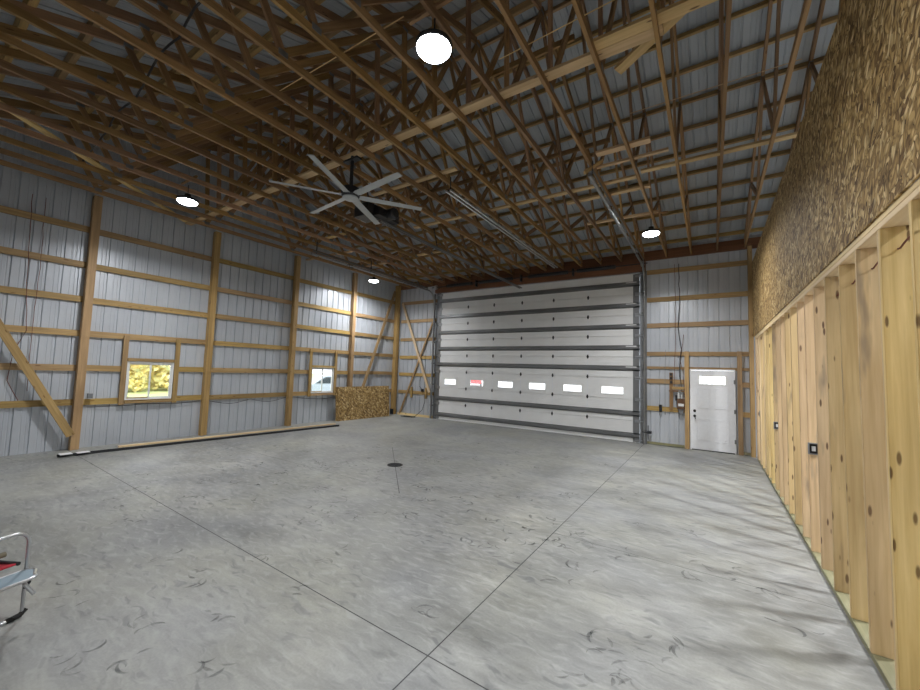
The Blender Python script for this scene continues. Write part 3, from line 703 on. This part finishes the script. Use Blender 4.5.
# ------------------------------------------------------------------ trusses
def truss(x):
    t = empty('roof_truss', (x, 11.8, H))
    cy, cz = .038, .085
    board('bottom_chord', (x, -1.22, H + .0475), (x, 11.84, H + .0475), cz, cy, M['truss'], parent=t)
    r0 = board('top_chord', (x, 11.95, roof(11.95)), (x, YC, roof(YC)), .12, cy, M['truss'], parent=t)
    board('top_chord', (x, -1.35, roof(-1.35)), (x, YC - .03, roof(YC)), .12, cy, M['truss'], parent=t)
    nb = [(8.7, H + .09), (6.5, H + .09), (4.2, H + .09), (2.2, H + .09)]
    nt_ = [(9.85, roof(9.85) - .06), (7.55, roof(7.55) - .06), (YC, roof(YC) - .06), (4.1, roof(4.1) - .06), (1.62, roof(1.62) - .06)]
    def web(a, b): board('web', (x, a[0], a[1]), (x, b[0], b[1]), .085, .034, M['truss'], up=(1, 0, 0) if False else (0, 1, .2), parent=t)
    for i in range(4): web(nb[i], nt_[i]); web(nb[i], nt_[i + 1])
    web((10.75, H + .09), nt_[0]); web((10.75, H + .09), (10.75, roof(10.75) - .06))
    for (y, z) in nb + nt_ + [(11.6, H + .10)]:
        MB().box(x - .022, x + .022, y - .055, y + .055, z - .04 if z < H + .3 else z - .02, z + .03).build('gusset_plate', M['galv'], t)
    return t
TX = [.755 - .583 * k for k in range(20)]
t0 = truss(TX[0])
def tl(t, i):
    if i >= 0:
        lb = 'wooden roof truss spanning toward the overhead door wall, %s from the strand board partition' % OR[i]
        if i == 0: lb = 'wooden roof truss nearest to the strand board partition'
        if i == 19: lb = 'wooden roof truss tight against the gable wall with the windows'
    else: lb = 'dark wooden roof truss above the space beyond the partition, %s from the partition' % OR[-i - 1]
    tag(t, lb, 'roof truss', 'roof trusses')
tl(t0, 0)
for k in range(1, 20):
    c = copy_tree(t0, (TX[k] - TX[0], 0, 0)); tl(c, k)
for k in range(1, 5):
    c = copy_tree(t0, (.583 * k, 0, 0)); tl(c, -k)
# purlins
pu = []
yy = 11.62; n = 0
while yy > YC + .1: pu.append((yy, 0)); yy -= .56
yy = YC - .12
while yy > YF + .1: pu.append((yy, 1)); yy -= .56
for i, (y, s) in enumerate(pu):
    z = roof(y) + .06 + .042
    o = board('roof_purlin', (XS - .1, y, z), (XE, y, z), .09, .04 if s == 0 else .08, M['girt'], up=(0, (1 / 3 if s == 0 else -1 / 3), 1))
    lb = ('long roof purlin under the steel, %s above the wall with the overhead door' % OR[i]) if s == 0 else ('long roof purlin on the slope behind the ridge, %s past the ridge' % OR[i - sum(1 for q in pu if q[1] == 0)])
    tag(o, lb, 'purlin', 'roof purlins')
# lateral bracing on the bottom chords
zb = H + .095 + .02
def lat(x0, x1, y, label, w=.13, z=zb, mat='brace', y1=None):
    o = board('lateral_brace', (x0, y, z), (x1, y if y1 is None else y1, z), .036, w, M[mat]); tag(o, label, 'brace', 'braces lying on the truss chords'); return o
lat(-10.9, -.36, 4.02, 'longest pale board lying across the truss chords above the ceiling fan', .14)
lat(-.98, 1.0, 3.875, 'pale board doubled beside the longest truss brace near the partition', .135)
lat(-6.0, -1.0, 6.95, 'pale board lying across the truss chords between fan and overhead door', .10)
lat(-.95, 3.0, 6.82, 'pale board across the truss chords running up to the strand board partition', .10)
lat(-2.40, -.88, 7.42, 'short pale board over two chords beside the near door track', .10)
lat(-2.33, -.88, 8.70, 'short pale board nearest the lamp above the walk door', .09)
lat(-1.46, -.70, 5.93, 'thick short pale board hung over the chords near the end of the door track', .13)
lat(-1.75, -.5, 6.33, 'thin short board behind the end of the near door track', .06)
lat(-5.6, -3.6, 5.18, 'short pale board meeting the end of the pair of steel rails', .09)
lat(-8.75, -7.9, 6.40, 'short pale board over chords behind the fan blades', .09)
lat(-11.0, -9.6, 7.45, 'short pale board against the window wall above the fourth bay', .09)
lat(-9.5, -8.6, 7.50, 'short pale board over chords toward the far lamp', .09)
lat(-7.4, -6.2, 8.75, 'short pale board over chords in front of the overhead door', .09)
lat(-9.9, -8.7, 8.9, 'short pale board over chords near the far lamp', .09)
o = board('lateral_brace', (-6.7, -1.1, zb + .03), (-10.85, 3.95, zb + .03), .036, .10, M['brace']); tag(o, 'long pale board lying diagonally across the chords toward the window wall', 'brace')
o = board('lateral_brace', (-.90, 4.62, 5.5), (-.16, 4.32, 5.7), .036, .13, M['brace']); tag(o, 'stray tilted pale plank wedged between trusses near the partition', 'brace')
o = board('lateral_brace', (-1.45, 6.25, zb + .05), (-1.62, 5.85, 5.0), .036, .05, M['brace'], up=(1, 0, 0)); tag(o, 'tiny slanted stick holding up the end of the near door track', 'brace')
# web bracing: long boards running through the webs
def wb(x0, x1, y, z, label): o = board('web_brace', (x0, y, z), (x1, y, z), .085, .034, M['truss']); tag(o, label, 'brace', 'boards nailed across the truss webs')
wb(-10.8, -1.5, 7.05, 6.15, 'long dark board nailed across the truss webs on the overhead door side')
wb(-10.8, -1.5, 4.85, 6.4, 'long dark board nailed across the truss webs just before the ridge')


# thin wires
for a, c, lb in (((-1.93, 3.55, 5.32), (-.4, 3.48, 5.32), 'thin white wire lying over the chords beside the largest lamp'), ((-4.6, 2.55, 5.32), (-2.5, 2.6, 5.32), 'thin white wire strung over the chords above the fan'), ((-1.0, 6.1, 5.9), (1.0, 6.1, 5.9), 'thin pale wire strung through the truss webs near the partition')):
    o = MB().tube([a, c], .006, 5).build('ceiling_wire', M['brace']); tag(o, lb, 'wire')
cd = [(-3.6, 1.50, 5.33), (-4.2, 1.46, 5.33), (-4.75, 1.53, 5.33), (-5.18, 1.50, 5.31), (-6.0, 1.60, 5.33), (-6.36, 1.63, 5.31), (-7.02, 1.60, 5.32), (-7.68, 1.68, 5.34), (-8.4, 1.73, 5.39), (-8.9, 1.75, 5.40), (-9.3, 1.75, 5.36)]
cc = []
for a, b in zip(cd, cd[1:]):
    for k in range(4):
        q = Vector(a).lerp(Vector(b), k / 4); q.z += .02 * math.sin(k * PI / 4); cc.append(q)
cc.append(cd[-1])
o = MB().tube(cc, .012, 8).build('flexible_conduit', M['cable'], smooth=True); tag(o, 'black flexible conduit snaking over the truss chords near the window wall', 'conduit')

# ------------------------------------------------------------------ ceiling fan
fz = 4.58; fc = (-4.78, 3.95)
fan = empty('ceiling_fan', (fc[0], fc[1], H)); tag(fan, 'big six-bladed grey ceiling fan hanging below the trusses', 'ceiling fan')
MB().tube([(fc[0], fc[1], H + .05), (fc[0], fc[1], fz + .1)], .028, 12).build('downrod', M['dark'], fan, smooth=True)
MB().box(fc[0] - .16, fc[0] + .16, fc[1] - .05, fc[1] + .05, H - .03, H).build('mounting_plate', M['dark'], fan)
MB().lathe([(.05, .14), (.13, .12), (.15, .06), (.15, .0), (.12, -.03)], (fc[0], fc[1], fz), 28).build('motor_housing', M['dark'], fan, smooth=True)
MB().lathe([(.12, -.03), (.125, -.045), (.10, -.06), (.02, -.065)], (fc[0], fc[1], fz), 28).build('hub_cap', M['fanblade'], fan, smooth=True)
for k in range(6):
    a = math.radians(-66 + 60 * k); ca, sa = math.cos(a), math.sin(a)
    mb = MB(); n0 = 0
    secs = [(.12, .05, 0), (.20, .058, .2), (.7, .056, .16), (1.17, .05, .12)]
    for r, w, tw in secs:
        for e, h in ((-1, 0), (-.3, .012), (1, .003), (1, -.003), (-.3, -.004)):
            lx, ly, lz = r, e * w, h + e * w * tw * -1
            mb.v.append((fc[0] + lx * ca - ly * sa, fc[1] + lx * sa + ly * ca, fz - .005 + lz))
    for i in range(3):
        for j in range(5): mb.f.append((i * 5 + j, i * 5 + (j + 1) % 5, i * 5 + 5 + (j + 1) % 5, i * 5 + 5 + j))
    mb.f += [(0, 1, 2, 3, 4), (19, 18, 17, 16, 15)]
    mb.build('blade', M['fanblade'], fan)
# ------------------------------------------------------------------ lamps
LZ = 4.86
lamps = [(-2.16, 2.67, 'round LED high-bay lamp hanging in front of the fan, the largest looking one'), (-8.25, 3.0, 'round LED high-bay lamp near the first tall posts of the window wall'),
         (-9.80, 9.30, 'round LED high-bay lamp over the far corner with the leaning strand board'), (-1.03, 8.80, 'round LED high-bay lamp above the walk door side')]
def highbay(x, y, z):
    t = empty('high_bay_lamp', (x, y, z))
    MB().lathe([(.165, 0.02), (.175, .03), (.175, .06), (.12, .085), (.05, .10), (.05, .16), (.02, .165)], (x, y, z), 28).build('housing', M['dark'], t, smooth=True)
    MB().lathe([(.02, -.03), (.10, -.022), (.15, -.004), (.163, .02)], (x, y, z), 28).build('lens', M['led'], t, smooth=True)
    MB().tube([(x, y, z + .16), (x, y, H + .02)], .008, 8).build('hook', M['dark'], t)
    MB().bar((x - .32, y, H + .12), (x + .32, y, H + .112), .03, .036).build('crossbar', M['truss'], t)
    return t
def lamp_light(x, y, z, e):
    l = bpy.data.lights.new('lamp_light', 'AREA'); l.shape = 'DISK'; l.size = .3; l.energy = e; l.color = (.985, .99, 1.0)
    try: l.spread = math.radians(158)
    except Exception: pass
    o = bpy.data.objects.new('lamp_light', l); C.objects.link(o); o.location = (x, y, z - .04)
    o['kind'] = 'helper'
for i, (x, y, lb) in enumerate(lamps):
    t = highbay(x, y, LZ); tag(t, lb, 'lamp', 'LED high-bay lamps'); lamp_light(x, y, LZ, 100 if i == 2 else 130)
# unseen lamps past the partition: two from stud shadows, nearest added to light studs
for (x, y, z) in ((3.1, .7, 4.6), (3.1, 5.05, 4.6), (3.1, 8.3, 4.6)):
    t = highbay(x, y, z); tag(t, 'round LED high-bay lamp ' + ('beyond the stud partition, %s of three' % ('added stud fill, nearest' if y < 1 else 'middle' if y < 6 else 'farthest')), 'lamp', 'LED high-bay lamps out of view')
    lamp_light(x, y, z, 105 if y < 1 else (200 if y < 6 else 120))

# ------------------------------------------------------------------ stud partition
dx = .14
o = board('bottom_plate', (XR + dx / 2, 2.2, .02), (XR + dx / 2, 11.40, .02), .04, dx, M['treated'], bevel=.002); tag(o, 'greenish treated bottom plate under the stud partition', 'plate')
o = board('top_plate', (XR + dx / 2, -1.2, 2.835), (XR + dx / 2, 11.40, 2.835), .037, dx, M['pale'], bevel=.002); tag(o, 'lower of the two pale top plates over the studs', 'plate')
o = board('top_plate', (XR + dx / 2, -1.2, 2.874), (XR + dx / 2, 11.40, 2.874), .037, dx, M['pale'], bevel=.002); tag(o, 'upper pale top plate touching the strand board', 'plate')
o = board('bottom_plate', (XR + dx / 2, -1.2, .02), (XR + dx / 2, 2.19, .02), .04, dx, M['treated'], bevel=.002); tag(o, 'treated bottom plate of the partition beside the photographer', 'plate')
stud_y = [2.92 + .457 * k for k in range(-6, 19) if 2.92 + .457 * k > -1.15]
vis = [y for y in stud_y if y > 2.3]
for y in stud_y:
    w = random.uniform(-.004, .004)
    o = board('partition_stud', (XR + dx / 2 + w, y, .04), (XR + dx / 2 + w, y, 2.816), dx, .036, M['pine'], up=(1, 0, 0), bevel=.003)
    if y < 2.3: lb = 'partition stud beside the photographer, %s back from the closest one in view' % OR[int(round((2.46 - y) / .457)) - 1]
    else:
        k = vis.index(y); lb = 'upright pine stud of the partition, %s from the photographer' % OR[k]
        if k == 0: lb = 'upright pine stud of the partition closest to the photographer'
    tag(o, lb, 'stud', 'studs of the partition')
for y, lb in ((11.36, 'pale end stud of the partition beside the walk door'), (10.62, 'second pale board near the end of the partition'), (9.62, 'third pale board near the end of the partition, left of a dark gap')):
    o = board('partition_stud', (XR + .02, y, .04), (XR + .02, y, 2.816), .036, .12 if y < 11 else .16, M['pale'], up=(1, 0, 0), bevel=.003); tag(o, lb.replace(', left of a dark gap', ''), 'stud', 'studs of the partition')
# doubled stud as in the photo
o = board('partition_stud', (XR + dx / 2 + .004, 3.41, .04), (XR + dx / 2 + .004, 3.41, 2.816), dx, .036, M['pine'], up=(1, 0, 0), bevel=.003); tag(o, 'doubled pine stud nailed against the third one from the photographer', 'stud', 'studs of the partition')
# electrical boxes on the studs
def sbox(y, z, lb, s=1.0):
    t = empty('switch_box', (XR, y, z)); tag(t, lb, 'electrical box', 'boxes on the partition studs')
    ring(MB(), XR - .01, XR + .075, z - .06 * s, z + .06 * s, .008, y - .045 * s - .0, y + .0).build('box', M['greybox'], t)
    MB().box(XR - .005, XR + .07, y - .005, y, z - .055, z + .055).build('back', M['dark'], t)
    MB().box(XR + .02, XR + .05, y - .03, y - .006, z - .025, z + .025).build('receptacle', M['label'], t)
def face_box(y, z, lb):
    ys_ = y - .0185
    sbox(ys_, z, lb)
face_box(vis[7], 1.13, 'grey outlet box on a partition stud, nearest to the photographer')
face_box(vis[13], 1.10, 'small dark outlet box on a partition stud halfway to the walk door')
face_box(vis[18], 1.12, 'farthest dark outlet box on the partition, beside the walk door corner')
# wires through the studs near the top
for k in range(0, 6):
    y = vis[k]; z = 2.70 - .012 * k
    P_ = [(XR + .075, y - .019, z), (XR + .075, y - .05, z - .004), (XR + .08, y - .09, z + .015), (XR + .09, y - .15, z + .04)]
    o = MB().tube(P_, .006, 6).build('stud_wire', M['yellow'] if k < 1 else M['copper'], smooth=True)
    tag(o, '%s cable end poking through the stud near the top plate, %s from the photographer' % ('yellow' if k < 1 else 'brown', OR[k]), 'wire', 'cables through the partition studs')
# strand board above
def osbp(y0, y1, z0, z1, lb):
    # local X along the sheet, local Y up
    o = MB().box(-(y1 - y0) / 2 + .001, (y1 - y0) / 2 - .001, -(z1 - z0) / 2 + .001, (z1 - z0) / 2 - .001, 0, .012).build('strand_board_sheet', M['osb'])
    m = Matrix(((0, 0, -1), (1, 0, 0), (0, 1, 0))).to_4x4(); m.translation = (XR - .006 + random.uniform(-.0015, .0015), (y0 + y1) / 2, (z0 + z1) / 2)
    o.matrix_basis = m; ORI[o] = m; tag(o, lb, 'strand board', 'strand board sheets on the partition'); return o
yb = [-1.2, -.6, 1.04, 3.48, 5.92, 8.36, 11.76]
for k in range(6):
    nm = ['in the narrow bay behind the photographer', 'behind the photographer', 'nearest the photographer', 'second along the partition', 'third along the partition', 'at the far end of the partition'][k]
    osbp(yb[k], yb[k + 1], 2.893, 3.36, 'lower strip of strand board above the studs, ' + nm)
for k in range(6):
    nm = ['narrow offcut behind the photographer', 'just behind the photographer', 'nearest the photographer', 'second along the partition', 'third along the partition', 'at the far end of the partition'][k]
    y0 = yb[k] + (.0 if k == 0 else (-.3 if k == 1 else -.6)); y1 = yb[k + 1] - (.3 if k == 0 else .6 if k < 5 else 0)
    osbp(y0, y1, 3.362, 4.74, 'tall strand board sheet on the partition, ' + nm)
# loft framing behind the strand board
g = board('loft_beam', (XR + .07, -1.2, 4.66), (XR + .07, 11.7, 4.66), .14, .036, M['truss']); tag(g, 'long framing board behind the top edge of the strand board', 'beam')

# ------------------------------------------------------------------ leaning strand boards and strips on the floor
def lean(k, lb):
    o = MB().box(-1.17, 1.17, -.585, .585, 0, .012).build('loose_strand_board', M['osb'])
    a = math.atan2(.10, 1.16)
    up = Vector((-math.sin(a), 0, math.cos(a))); al = Vector((.07, 1, 0)).normalized(); al = (al - up * al.dot(up)).normalized(); n = al.cross(up)
    m = Matrix((al, up, n)).transposed().to_4x4()
    m.translation = Vector((-10.57, 9.93, .0)) + up * .585 + n * (-.014 * k) + Vector((0, -.02 * k, 0)); o.matrix_basis = m; ORI[o] = m
    tag(o, lb, 'strand board', 'loose strand boards leaning in the corner')
for k, lb in enumerate(('front strand board sheet leaning against the window wall in the corner', 'second strand board sheet hidden behind the front leaning one', 'third strand board sheet in the leaning stack', 'rearmost strand board sheet of the leaning stack')): lean(k, lb)
st = empty('metal_trim_bundle', (-10.2, 2.0, 0)); tag(st, 'long dark metal trim lying on the floor along the window wall', 'trim')
MB().prism([(0, 0), (.11, 0), (.11, .035), (.10, .035), (.10, .01), (.01, .01), (.01, .05), (0, .05)], 0, 6.1, axis='x').build('trim_strip', M['dark'], st)
ch = st.children[0]; a = Vector((-9.72, 8.05, 0)) - Vector((-10.2, 1.98, 0)); ang = math.atan2(a.y, a.x)
m = Matrix.Translation((-10.2, 1.98, 0)) @ Matrix.Rotation(ang, 4, 'Z') @ Matrix.Translation((3.05, .055, .025)); setw(ch, m, st)
MB().box(-10.24, -10.08, 1.99, 2.16, .052, .062).box(-10.22, -10.06, 2.22, 2.40, .052, .058).build('white_tag', M['label'], st)
o = board('loose_lumber', (-10.20, 2.85, .07), (-9.85, 8.0, .07), .036, .085, M['pale'], bevel=.002); tag(o, 'long pale board lying beside the dark trim on the floor', 'board')
# floor drain
fd = empty('floor_drain', (-5.106, 5.617, 0)); tag(fd, 'dark round floor drain in the middle of the slab', 'floor drain')
MB().lathe([(.15, .0005), (.15, .006), (.135, .007), (.135, .003), (.01, .003)], (-5.106, 5.617, 0), 32).build('rim', M['concreteplug'], fd)
gm = MB()
for k in range(-4, 5):
    w = math.sqrt(max(0, .13 ** 2 - (k * .028) ** 2)); gm.box(-5.106 - w, -5.106 + w, 5.617 + k * .028 - .007, 5.617 + k * .028 + .007, .003, .009)
gm.build('grate', M['concreteplug'], fd)

# boot scuffs on the slab
def scuffs():
    mb = MB(); rnd = random.Random(5)
    pts = [(-2.231, 3.715), (-1.921, 3.714), (-3.114, 3.738), (-3.637, 3.329), (-3.366, 4.466), (-1.928, 4.664), (-1.166, 4.376), (-.118, 4.247), (.17, 4.566), (.2, 4.883), (-.23, 5.521), (-.76, 5.374),
           (-.657, 2.869), (-.497, 2.87), (-.311, 3.084), (-.167, 3.165), (-.634, 2.519), (-.523, 2.599), (-.376, 2.658), (-5.279, 2.933), (-5.747, 1.682), (-4.319, 1.587), (-2.984, 1.497), (-2.573, 1.224)]
    for k in range(150): pts.append((rnd.gauss(-4.2, 2.3), rnd.gauss(4.4, 1.8)))
    for (x, y) in pts:
        if not (-10 < x < .6 and .6 < y < 11): continue
        th = rnd.uniform(0, 2 * PI); near = y < 3.3
        for j in range(rnd.randint(3, 5)):
            cx, cy = x + rnd.gauss(0, .07), y + rnd.gauss(0, .05)
            L_ = rnd.uniform(.07, .17); cu = rnd.choice((-1, 1)) * rnd.uniform(3, 9); w = rnd.uniform(.007, .014); a0 = th + rnd.gauss(0, .7)
            n = 9; base = len(mb.v)
            px, py, an = cx, cy, a0
            for i in range(n + 1):
                ww = w * math.sin(PI * (i + .35) / (n + .7))
                mb.v.append((px - math.sin(an) * ww, py + math.cos(an) * ww, .0012)); mb.v.append((px + math.sin(an) * ww, py - math.cos(an) * ww, .0012))
                px += math.cos(an) * L_ / n; py += math.sin(an) * L_ / n; an += cu * L_ / n * 2
            for i in range(n): mb.f.append((base + 2 * i, base + 2 * i + 1, base + 2 * i + 3, base + 2 * i + 2))
    m = bpy.data.materials.new('boot_scuff_rubber'); m.use_nodes = True; nt = m.node_tree; nt.nodes.clear()
    o = N(nt, 'ShaderNodeOutputMaterial'); d = N(nt, 'ShaderNodeBsdfDiffuse'); d.inputs[0].default_value = (.10, .108, .115, 1); t = N(nt, 'ShaderNodeBsdfTransparent'); mx = N(nt, 'ShaderNodeMixShader')
    tc = N(nt, 'ShaderNodeTexCoord'); no = N(nt, 'ShaderNodeTexNoise', i_Scale=9.0, i_Detail=3.0); nt.links.new(tc.outputs['Object'], no.inputs['Vector'])
    r = ramp(nt, [(.35, (.05,) * 3), (.65, (.42,) * 3)], no.outputs['Fac']); nt.links.new(r.outputs[0], mx.inputs[0]); nt.links.new(t.outputs[0], mx.inputs[1]); nt.links.new(d.outputs[0], mx.inputs[2]); nt.links.new(mx.outputs[0], o.inputs[0])
    ob = mb.build('boot_scuffs', m); tag(ob, 'dark boot scuff marks scattered over the grey concrete', 'scuff marks', kind='stuff')
scuffs()

# ------------------------------------------------------------------ camp chair at the edge
ch = empty('camp_chair', (-4.4, .45, 0)); tag(ch, 'folding camp chair with red seat, aluminium arms and grey-blue side table', 'chair')
def arm(x, nm):
    p = [(x, .70, .03), (x, .70, .52)]
    for k in range(1, 7):
        a = k / 6 * PI / 2; p.append((x, .70 - .08 + .08 * math.cos(a), .52 + .08 * math.sin(a)))
    p += [(x, .35, .595), (x, .16, .58)]
    MB().tube(p, .011, 10).build('arm_frame', M['alu'], ch, smooth=True)
    MB().tube([(x, .70, .02), (x, .60, .012), (x, .25, .012), (x, .12, .03)], .012, 10).build('foot_rail', M['alu'], ch, smooth=True)
    MB().tube([(x, .72, .05), (x, .69, .02), (x, .62, .013)], .017, 10).build('foot_cap', M['rubber'], ch, smooth=True)
    MB().tube([(x, .12, .03), (x, .14, .5), (x, .05, .95)], .011, 10).build('back_post', M['alu'], ch, smooth=True)
arm(-4.13, 0); arm(-4.72, 0)
MB().tube([(-4.68, .15, .47), (-4.68, .60, .47)], .018, 10).build('arm_pad', M['armpad'], ch, bevel=.01)
MB().tube([(-4.17, .15, .47), (-4.17, .60, .47)], .018, 10).build('arm_pad', M['armpad'], ch, smooth=True)
sm = MB(); nn = 8
for i in range(nn + 1):
    for j in range(nn + 1):
        u, v = i / nn, j / nn; sm.v.append((-4.70 + .55 * u, .15 + .51 * v, .375 - .04 * math.sin(PI * u)))
for i in range(nn):
    for j in range(nn): a = i * (nn + 1) + j; sm.f.append((a, a + 1, a + nn + 2, a + nn + 1))
seat = sm.build('seat', M['redcloth'], ch, smooth=True); so = seat.modifiers.new('t', 'SOLIDIFY'); so.thickness = .012
MB().tube([(-4.70, .665, .38), (-4.42, .665, .35), (-4.15, .665, .38)], .013, 10).build('seat_bar', M['black'], ch, smooth=True)
bk = MB().box(-4.71, -4.14, .06, .075, .56, .92).build('backrest', M['redcloth'], ch, bevel=.005)
tt = MB()
poly = []
for (cx, cy, a0) in ((-3.99, .62, 0), (-4.06, .66, 90), (-4.06, .30, 180), (-3.99, .30, 270)):
    for k in range(6): a = math.radians(a0 + k * 18); poly.append((cx + .055 * math.cos(a), cy + .055 * math.sin(a)))
tt.prism(poly, .322, .338); tab = tt.build('side_table', M['tabletop'], ch)
MB().tube([(p[0], p[1], .331) for p in poly] + [(poly[0][0], poly[0][1], .331)], .011, 8, cap=False).build('table_rim', M['alu'], tab, smooth=True)
MB().tube([(-4.04, .66, .322), (-4.06, .69, .26), (-4.13, .70, .20)], .009, 8).build('table_bracket', M['dark'], ch, smooth=True)
MB().tube([(-4.05, .66, .26), (-4.02, .70, .18)], .013, 8).build('latch', M['alu'], ch, smooth=True)

Pv = Matrix.Translation((-4.13, .70, 0)); ch.matrix_basis = Pv @ Matrix.Rotation(math.radians(17), 4, 'Z') @ Pv.inverted() @ ch.matrix_basis
# ------------------------------------------------------------------ outside, seen through the panes
g = MB().box(-90, 60, -40, 120, -.30, -.14).build('ground', M['grass']); tag(g, kind='structure')
g = MB().box(-50, 6, 12.2, 80, -.14, -.13).build('driveway', M['gravel']); tag(g, kind='structure')
def tree(x, y, h, r, seed):
    t = empty('autumn_tree', (x, y, -.14)); rnd = random.Random(seed)
    MB().tube([(x, y, -.2), (x + .1, y, h * .35), (x, y + .1, h * .7)], [.16, .11, .05], 8).build('trunk', M['header'], t)
    mb = MB()
    for k in range(3600):
        u = rnd.uniform(-1, 1); a = rnd.uniform(0, 2 * PI); rr = r * rnd.random() ** .4
        q = Vector((x + rr * math.cos(a) * math.sqrt(1 - max(u, 0) ** 2), y + rr * math.sin(a) * math.sqrt(1 - max(u, 0) ** 2), h * .52 + u * h * .52))
        n = len(mb.v); s = rnd.uniform(.10, .22)
        e1 = Vector((rnd.uniform(-1, 1), rnd.uniform(-1, 1), rnd.uniform(-1, 1))).normalized() * s; e2 = e1.orthogonal().normalized() * s * .7
        for p in (q - e1, q - e2, q + e1, q + e2): mb.v.append(tuple(p))
        mb.f.append((n, n + 1, n + 2, n + 3))
    mb.build('foliage', M['leaf'], t); return t
for i, (x, y, h, r) in enumerate(((-31, 8.3, 4.8, 1.5), (-31.5, 11.5, 5.2, 1.55), (-31, 14.7, 4.8, 1.5), (-35, 9.6, 6.0, 1.6), (-35.5, 12.9, 6.2, 1.6), (-31, 5.1, 5.0, 1.5))):
    t = tree(x, y, h, r, i); tag(t, 'yellow autumn tree beyond the grass, %s of the row seen through the window' % OR[i], 'tree', 'autumn trees outside')
def car(x, y, rz, mat, lb):
    t = empty('parked_car', (x, y, -.14), rz); t_m = ORI[t]
    prof = [(-2.2, .35), (-2.2, .85), (-1.9, 1.0), (-1.3, 1.05), (-.7, 1.5), (.7, 1.52), (1.35, 1.08), (2.1, .95), (2.25, .7), (2.25, .35)]
    o = MB().prism(prof, -.85, .85, axis='y').build('body', mat, t, bevel=.05)
    m = t_m @ Matrix.Translation((0.025, 0, .935)); setw(o, m, t)
    for nm, pr, h0, h1 in (('side_window', [(-1.15, 1.08), (-.65, 1.42), (.62, 1.44), (1.15, 1.1)], -.86, -.84), ('side_window', [(-1.15, 1.08), (-.65, 1.42), (.62, 1.44), (1.15, 1.1)], .84, .86)):
        o = MB().prism(pr, h0, h1, axis='y').build(nm, M['carglass'], t); setw(o, t_m @ Matrix.Translation((0, (h0 + h1) / 2, 1.26)), t)
    for wx_ in (-1.4, 1.4):
        for sy in (-.82, .82):
            o = MB().lathe([(.1, -.11), (.33, -.11), (.34, .11), (.1, .11)], (0, 0, 0), 20, 'y').build('wheel', M['rubber'], t); setw(o, t_m @ Matrix.Translation((wx_, sy, .34)), t)
    tag(t, lb, 'car'); return t
car(-17.6, 14.2, math.radians(60), M['carwhite'], 'pale grey-blue car parked outside, seen through the second wall window')
car(-27.0, 45.0, math.radians(121), M['carred'], 'red car parked outside, seen through the overhead door panes')

# ------------------------------------------------------------------ world
w = bpy.data.worlds.new('World'); S.world = w; w.use_nodes = True
nt = w.node_tree; nt.nodes.clear()
o = N(nt, 'ShaderNodeOutputWorld'); b = N(nt, 'ShaderNodeBackground'); b.inputs[1].default_value = 4.2
tc = N(nt, 'ShaderNodeTexCoord'); no = N(nt, 'ShaderNodeTexNoise', i_Scale=2.0, i_Detail=4.0); nt.links.new(tc.outputs['Generated'], no.inputs['Vector'])
r = ramp(nt, [(.35, (.78, .86, .96)), (.65, (.97, .98, 1.0))], no.outputs['Fac']); nt.links.new(r.outputs[0], b.inputs[0]); nt.links.new(b.outputs[0], o.inputs[0])

# ------------------------------------------------------------------ camera
f, yaw, pit, rol, ch_ = 381.986, -.5819, .0671, .0317, 1.8514
fw = Vector((math.sin(yaw) * math.cos(pit), math.cos(yaw) * math.cos(pit), math.sin(pit)))
r_ = Vector((math.cos(yaw), -math.sin(yaw), 0)); u_ = r_.cross(fw)
r2 = r_ * math.cos(rol) + u_ * math.sin(rol); u2 = -r_ * math.sin(rol) + u_ * math.cos(rol)
cd_ = bpy.data.cameras.new('Camera'); cam = bpy.data.objects.new('Camera', cd_); C.objects.link(cam)
cd_.sensor_width = 36; cd_.lens = f * 36 / 920; cd_.clip_start = .05; cd_.clip_end = 300
m = Matrix((r2, u2, -fw)).transposed().to_4x4(); m.translation = (0, 0, ch_); cam.matrix_basis = m
S.camera = cam
S.view_settings.view_transform = 'Standard'; S.view_settings.look = 'None'; S.view_settings.gamma = 1; S.view_settings.exposure = 0
S.view_settings.use_curve_mapping = False
try:
    S.cycles.use_denoising = True; S.cycles.max_bounces = 10; S.cycles.diffuse_bounces = 6; S.cycles.transparent_max_bounces = 12; S.cycles.sample_clamp_indirect = 6
except Exception: pass
